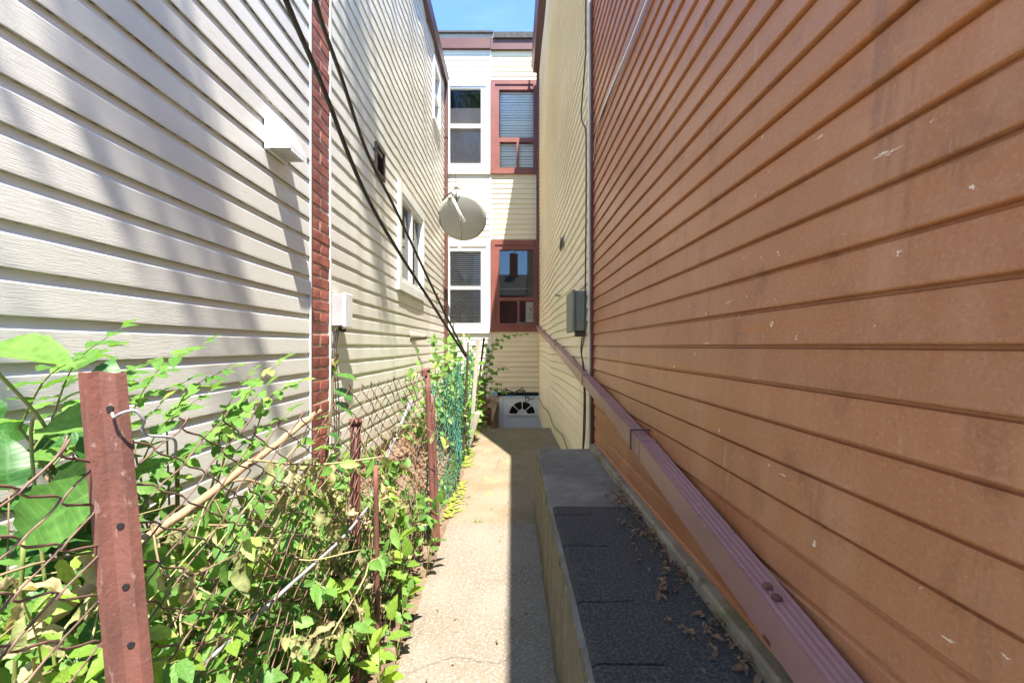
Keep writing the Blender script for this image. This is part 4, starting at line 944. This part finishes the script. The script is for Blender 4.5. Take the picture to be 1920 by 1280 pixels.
# fine tangle spilling over and through the mesh
pl = thing('weed_tangle', (-.58, 1.1, 0), 'tangle of thin yellowish twigs with small leaves pushing through the rusty mesh', 'weeds'); LV = Leaves(); pl['kind'] = 'stuff'
SV, SF = {'straw': [], 'stem_brown': [], 'stem_green': []}, {'straw': [], 'stem_brown': [], 'stem_green': []}
for i in range(330):
    y = random.uniform(.25, 2.3); x = random.uniform(-.80, -.455); z = random.uniform(.02, .80-.12*y)
    p = Vector((x, y, z)); d = Vector((random.uniform(-.16, .10), random.uniform(-.20, .20), random.uniform(-.10, .20))); e = p+d+rv(.05); m_ = p+d*.5+rv(.03)
    e.x = min(e.x, -.42); pp = spline([p, m_, e], 5); k = random.choice(['straw', 'straw', 'stem_brown', 'stem_green']); v, f = tube_data(pp, random.choice([.0009, .0012, .0018]), 4, False)
    o = len(SV[k]); SV[k] += v; SF[k] += [[o+a for a in q] for q in f]
    key = random.choice(['mix', 'lime', 'fresh', 'fresh', 'dry'])
    for q in pp[1:]:
        LV.add(key, q, Vector((random.uniform(-.6, .8), random.uniform(-.8, .5), random.uniform(-.7, .3))), UP+rv(.7)+Vector((.2, -.5, 0)), random.uniform(.026, .056))
for k in SV: o = mesh_obj('twigs', SV[k], SF[k], k, pl, True); o['kind'] = 'stuff'
LV.flush(pl, 280)
# climbing shoot in front of the brick
pl = thing('climbing_vine', (-.62, 1.55, 0), 'climbing vine shoot with broad leaves rising in front of the brick strip', 'vine'); LV = Leaves()
vp = [(-.66, 1.62, -.02), P(622, 1000, 1.58), P(612, 860, 1.56), P(622, 760, 1.55), P(624, 672, 1.55)]
tube('stem', spline(vp), .0045, 'stem_brown', pl, 6)
for (a, b, dx_, key, sz) in ((628, 704, .9, 'fresh', .085), (626, 733, .85, 'dark', .072), (625, 757, .9, 'dark', .075), (618, 838, -.8, 'fresh', .06), (615, 835, .8, 'fresh', .06), (600, 838, .9, 'lime', .055), (612, 815, .9, 'dark', .06), (620, 868, .7, 'dark', .06), (615, 800, -.7, 'fresh', .05), (622, 870, -.8, 'mix', .06), (612, 905, .8, 'mix', .06), (606, 930, -.8, 'mix', .065), (618, 780, -.6, 'fresh', .045), (604, 880, -.9, 'lime', .055)):
    LV.add(key, P(a, b, 1.55), Vector((dx_, random.uniform(-.25, .1), -.05)), Vector((0, -.25+random.uniform(-.2, .2), 1)), sz)
for k in range(5): LV.add('brown' if k < 2 else 'lime', P(626, 672+k*4, 1.55), Vector((random.uniform(-.3, .8), -.3, random.uniform(-.5, .5))), rv(1), .03)
LV.flush(pl, 60)
# seedlings by the path edge
for (lab, X, Y, h, sz, key, n) in (('lime leaved seedling at the path edge below the rusty pipe posts', -.43, 1.78, .44, .085, 'lime', 9), ('small lime seedling on the path edge in front of the thin pipe post', -.385, 1.33, .36, .075, 'lime', 10),
                                   ('bright green seedling at the foot of the twin pipe post', -.41, 2.22, .40, .075, 'fresh', 8), ('low lime leaf cluster at the bottom edge of the photo', -.44, 1.05, .30, .085, 'lime', 7), ('bushy seedling growing through the mesh near the brick strip', -.56, 1.85, .42, .06, 'mix', 14), ('low weed sprouting on the path edge by the mesh', -.40, 1.62, .22, .055, 'fresh', 9)):
    pl = thing('seedling', (X, Y, 0), lab, 'seedling', 'seedlings along the path'); LV = Leaves()
    for k in range(3):
        t = Vector((X+random.uniform(-.05, .06), Y+random.uniform(-.08, .08), h*random.uniform(.7, 1.05)))
        b = Vector((X+random.uniform(-.02, .02), Y+random.uniform(-.02, .02), 0))
        shoot(LV, key, [b, b.lerp(t, .6)+rv(.01), t], sz, h/(n/3)*.55, (UP+Vector((random.uniform(-.2, .2), -.35, 0))).normalized(), .25, pl, .0022, 'stem_green', .3, .45, .8)
    LV.flush(pl, 60)
# vines on the green mesh near the rear wall
pl = thing('ivy_tangle', (-.62, 5.3, 0), 'leafy vine tangle climbing the green mesh below the white framed window', 'vine'); LV = Leaves()
for i in range(64):
    y = random.uniform(4.2, 6.2); x = random.uniform(-.98, -.44); h = random.uniform(.6, 1.22)*(1 if y > 4.8 else .8)
    b = Vector((x, y, 0)); t = Vector((x+random.uniform(-.12, .14), y+random.uniform(-.2, .2), h))
    shoot(LV, random.choice(['vine', 'mix', 'mix']), [b, b.lerp(t, .5)+rv(.06), t], random.uniform(.07, .11), .055, (UP+Vector((0, -.6, 0))+rv(.4)).normalized(), .5, pl, .004, 'stem_brown', .5, .25, .7)
LV.flush(pl, 280)
pl = thing('trailing_vine', (-.30, 6.0, 0), 'trailing vine shoots reaching across the cream siding under the brown window', 'vine'); LV = Leaves()
for (pts_) in ([P(905, 690, 5.9), P(925, 650, 5.9), P(950, 630, 5.9), P(985, 627, 5.9)], [P(905, 720, 5.9), P(925, 700, 5.9), P(940, 690, 5.9), P(948, 692, 5.9)], [P(905, 735, 5.9), P(922, 665, 5.9), P(930, 640, 5.9), P(938, 648, 5.9)], [P(900, 740, 5.95), P(915, 735, 5.9), P(930, 728, 5.9), P(945, 735, 5.9)], [(-.36, 5.95, 0), P(903, 760, 5.9), P(908, 700, 5.9), P(915, 660, 5.9)], [(-.40, 5.9, 0), P(900, 730, 5.9), P(918, 715, 5.9), P(935, 720, 5.9)]):
    shoot(LV, 'vine', pts_, .075, .045, (UP+Vector((0, -.7, 0))).normalized(), .6, pl, .004, 'stem_brown', .4, .1, .6)
LV.flush(pl, 200)
for (X, Y) in ((.12, 2.83), (-.22, 2.84), (.02, 2.825)):
    pl = thing('joint_weed', (X, Y, 0), 'tiny green weed sprouting from the path joint '+('by the ledge' if X > .1 else 'left of centre' if X < -.1 else 'in the middle of the path'), 'weed', 'weeds in the path joint'); LV = Leaves()
    for k in range(5):
        b = Vector((X+random.uniform(-.02, .02), Y+random.uniform(-.005, .005), .01)); t = b+Vector((random.uniform(-.03, .03), random.uniform(-.02, .02), random.uniform(.01, .035)))
        shoot(LV, 'fresh', [b, b.lerp(t, .5), t], .014, .010, UP, .2, pl, .0007, 'stem_green', .5, .2, .7)
    LV.flush(pl, 60)
# weeds at the foot of the green mesh and in cracks
pl = thing('crack_weeds', (-.42, 4.0, 0), 'small weeds along the mossy left edge of the far path', 'weeds'); LV = Leaves(); pl['kind'] = 'stuff'
for i in range(70):
    y = random.uniform(2.6, 6.0); b = Vector((-.46-.022*(y-2.8)+random.uniform(-.06, .03), y, 0)); t = b+Vector((random.uniform(-.04, .05), random.uniform(-.05, .05), random.uniform(.05, .18)))
    shoot(LV, random.choice(['mix', 'fresh']), [b, b.lerp(t, .5), t], .04, .028, UP, .3, pl, .0012, 'stem_green', .5, .2, .7)
LV.flush(pl, 60)
# moss: many tiny cushions thinning out from the path's left edge
V = []; F = []
for i in range(900):
    y = 2.9+3.1*random.random(); dx_ = abs(random.gauss(0, .055)); c = Vector((-.44-.022*(y-2.8)+dx_, y, .017))
    if nz(c.x*6, c.y*3, 5) < -.05+dx_*2: continue
    r_ = random.uniform(.004, .016); o = len(V); V.append(c+Vector((0, 0, r_*.35)))
    for k in range(6): V.append(c+Vector((r_*math.cos(k*1.047+i)*random.uniform(.7, 1.3), r_*math.sin(k*1.047+i)*random.uniform(.7, 1.5), -.001)))
    F += [[o, o+1+k, o+1+(k+1) % 6] for k in range(6)]
for i in range(420):
    y = .5+2.4*random.random(); c = Vector((.152+.006*nz(y*6, 3)+random.gauss(0, .006), y, LED-.004-abs(random.gauss(0, .018))))
    if nz(y*4, 8.2, 1) < -.1: continue
    r_ = random.uniform(.002, .006); o = len(V); V.append(c+Vector((-r_*.5, 0, r_*.5)))
    for k in range(6): V.append(c+Vector((random.uniform(-.2, .3)*r_, r_*math.cos(k*1.047)*1.4, r_*math.sin(k*1.047))))
    F += [[o, o+1+k, o+1+(k+1) % 6] for k in range(6)]
tag(mesh_obj('moss', V, F, 'moss', None, True), 'yellow green moss cushions along the far path edge and the ledge rim', 'moss', kind='stuff')
# leaf litter: on the soil, on the ledge
def litter(name, label, n, fn, keys, smin, smax, parent=None):
    V = []; F = []; T = []; o = 0
    for i in range(n):
        p, up = fn(); key = random.choice(keys); me, v, f = random.choice(LEAF[key]); a = random.uniform(0, 6.28); s = random.uniform(smin, smax)
        R3 = (Euler((random.uniform(-.5, .5), random.uniform(-.5, .5), a))).to_matrix(); V.append(v*s @ np.array(R3).T+np.array(p)); F.append(f+o); o += len(v); T += [random.random()]*len(f)
    me = bpy.data.meshes.new(name); me.from_pydata(np.concatenate(V).tolist(), [], np.concatenate(F).tolist()); me.attributes.new('tint', 'FLOAT', 'FACE').data.foreach_set('value', T); me.materials.append(M['leaf_brown'])
    ob = bpy.data.objects.new(name, me); COL.objects.link(ob); tag(ob, label, 'leaf litter', kind='stuff')
litter('leaf_litter', 'dry brown leaves covering the soil behind the fence', 1300, lambda: ((random.uniform(-1.32, -.48), random.uniform(.3, 6.0), random.uniform(.005, .03)), UP), ['brown'], .03, .07)
def onledge():
    y = random.uniform(.55, 2.15) if random.random() < .6 else random.choice([.75, 1.0, 1.3, 1.62, 1.9])+random.gauss(0, .06); x = .505-.15*(1-.45*(y-.6)/1.6)*random.random()**1.7
    return ((x, y, LED+.018+random.uniform(0, .012)), UP)
litter('leaf_litter', 'curled dead leaves lying on the shingled ledge below the downspout', 300, onledge, ['brown'], .006, .034)
litter('leaf_litter', 'a few tiny dead leaf bits scattered on the concrete path', 26, lambda: ((random.uniform(-.36, .14), random.uniform(1.2, 5.5), .03), UP), ['brown'], .008, .022)
# branches and the loose grey wire
br = thing('fallen_branch', (-.7, .9, .5), 'long tan branch leaning diagonally through the rusty mesh', 'branch')
bp = [P(-60, 1262, .62), P(90, 1165, .68), P(250, 1030, .78), P(420, 905, .95), P(520, 830, 1.10), P(600, 770, 1.24)]
bs = spline(bp, 6); tube('limb', [q+rv(.002) for q in bs], [.0105-.0035*i/len(bs) for i in range(len(bs))], 'tan_wood', br, 8)
tube('twig', spline([P(420, 905, .95), P(470, 900, 1.0), P(540, 930, 1.1)]), .003, 'tan_wood', br, 5)
tube('twig', spline([P(250, 1030, .78), P(255, 1090, .8), P(235, 1200, .8)]), .0035, 'tan_wood', br, 5)
tag(tube('fallen_branch', spline([P(210, 1275, .80), P(300, 1240, .86), P(380, 1215, .92), P(470, 1180, 1.0)]), [.006]*25, 'tan_wood', None, 6), 'short lower tan branch among the weeds near the angle post', 'branch')
tag(tube('sapling_stem', spline([(-.66, 1.7, 0), P(640, 1060, 1.66), P(628, 960, 1.68), P(615, 860, 1.7)]), [.012]*25, 'tan_wood', None, 7), 'bare tan stem standing in front of the brick strip base', 'stem')
tag(tube('loose_wire', spline([P(320, 1300, .74), P(420, 1210, .86), P(540, 1100, 1.02), P(640, 1010, 1.25), P(690, 950, 1.45)]), .0042, 'grey_wire', None, 6), 'grey loose wire running diagonally along the rusty mesh', 'wire')
tag(tube('loose_wire', spline([(-.72, 2.0, .1), (-.66, 2.2, .45), P(772, 750, 2.45)]), .010, 'grey_wire', None, 6), 'grey rod slanting behind the mesh toward the rusty twin post', 'rod')

# ================================================================== BEHIND THE CAMERA (throws shade, shows in the window panes)
NH = thing('gabled_house', (0, -11, 0), 'dark gabled house across the yard, mirrored in the rear windows', 'house')
MB().box(-4, 5, -16, -10, 0, 4.3).obj('wall', 'brick', NH)
rf = mesh_obj('roof', [(-4.4, -9.7, 4.2), (5.4, -9.7, 4.2), (5.4, -16.3, 4.2), (-4.4, -16.3, 4.2), (-4.4, -13, 6.0), (5.4, -13, 6.0)], [[0, 1, 5, 4], [2, 3, 4, 5], [0, 4, 3], [1, 2, 5], [3, 2, 1, 0]], 'roof_dark', NH)
MB().box(-.2, .35, -13.3, -12.7, 5.6, 7.4).obj('chimney', 'brick', NH)
for x in (-3, .2, 3): MB().box(x, x+.9, -9.99, -9.94, 1.2, 2.6).obj('window', 'white_paint', NH)
tr = thing('shade_tree', (-2.6, -4.2, 0), 'unseen tall sparse tree behind the camera, limbs shaped to cast shade on the white siding', 'tree')
tube('trunk', spline([(-2.6, -4.2, -.1), (-2.55, -4.1, 3), (-2.4, -3.9, 6), (-2.2, -3.5, 9.5)]), [.20-.15*i/24 for i in range(25)], 'bark', tr, 10)
LV = Leaves(); R_t = random.Random(5)
for i in range(5):
    z0 = R_t.uniform(5.5, 9); st = Vector((-2.45, -3.95, z0)); en = Vector((R_t.uniform(-3.6, -.15), R_t.uniform(-4.2, -.2), z0+R_t.uniform(.4, 1.8)))
    pp = spline([st, st.lerp(en, .5)+Vector((0, 0, .25)), en], 6); tube('limb', pp, [.05-.04*k/12 for k in range(13)], 'bark', tr, 6)
    for k in range(4, 13):
        for m_ in range(4):
            LV.add('mix', pp[k]+Vector((R_t.uniform(-.35, .35), R_t.uniform(-.35, .35), R_t.uniform(-.3, .3))), rv(1), UP+rv(.6), R_t.uniform(.10, .16))
def pw(Y, z, t): return Vector((LX+.16*t, Y-.48*t, z+t))  # limbs added along sun rays, shaped to throw shade bands on the siding
for (A, B, C) in ((pw(.8, 3.4, 11), pw(1.4, 2.5, 10.6), pw(2.3, 1.4, 10.2)), (pw(-.3, 3.2, 11), pw(.2, 2.4, 10.6), pw(1.0, 1.3, 10.2)), (pw(3.6, 4.4, 11), pw(4.1, 3.0, 10.8), pw(4.6, 2.0, 10.4))):
    pp = spline([Vector((-2.3, -3.7, 9.2)), A, B, C], 8); tube('limb', pp, [.045-.03*k/24 for k in range(25)], 'bark', tr, 6)
    for k in range(8, 25):
        for m_ in range(7): LV.add('mix', pp[k]+Vector((R_t.gauss(0, .10), R_t.gauss(0, .10), R_t.gauss(0, .10))), rv(1), UP+rv(.6), R_t.uniform(.11, .18))
LV.flush(tr, 0, 'crown')

tr = thing('poplar_tree', (-1.4, -9.0, 0), 'tall leafy tree at the end of the yard, mirrored in the upper rear windows', 'tree')
tube('trunk', spline([(-1.4, -9, -.1), (-1.35, -9, 5), (-1.3, -9.1, 10), (-1.3, -9, 16)]), [.28-.24*i/24 for i in range(25)], 'bark', tr, 10)
LV = Leaves()
for i in range(26):
    z0 = R_t.uniform(7, 15); st = Vector((-1.33, -9.05, z0)); a = R_t.uniform(0, 6.28); l_ = R_t.uniform(1.2, 3.4)*(1.15-(z0-7)/14); en = st+Vector((l_*math.cos(a), l_*math.sin(a), R_t.uniform(.5, 1.6)))
    pp = spline([st, st.lerp(en, .5)+Vector((0, 0, .2)), en], 5); tube('limb', pp, [.06-.05*k/10 for k in range(11)], 'bark', tr, 5)
    for k in range(3, 11):
        for m_ in range(14): LV.add('mix', pp[k]+Vector((R_t.gauss(0, .35), R_t.gauss(0, .35), R_t.gauss(0, .35))), rv(1), UP+rv(.6), R_t.uniform(.16, .26))
LV.flush(tr, 0, 'crown')
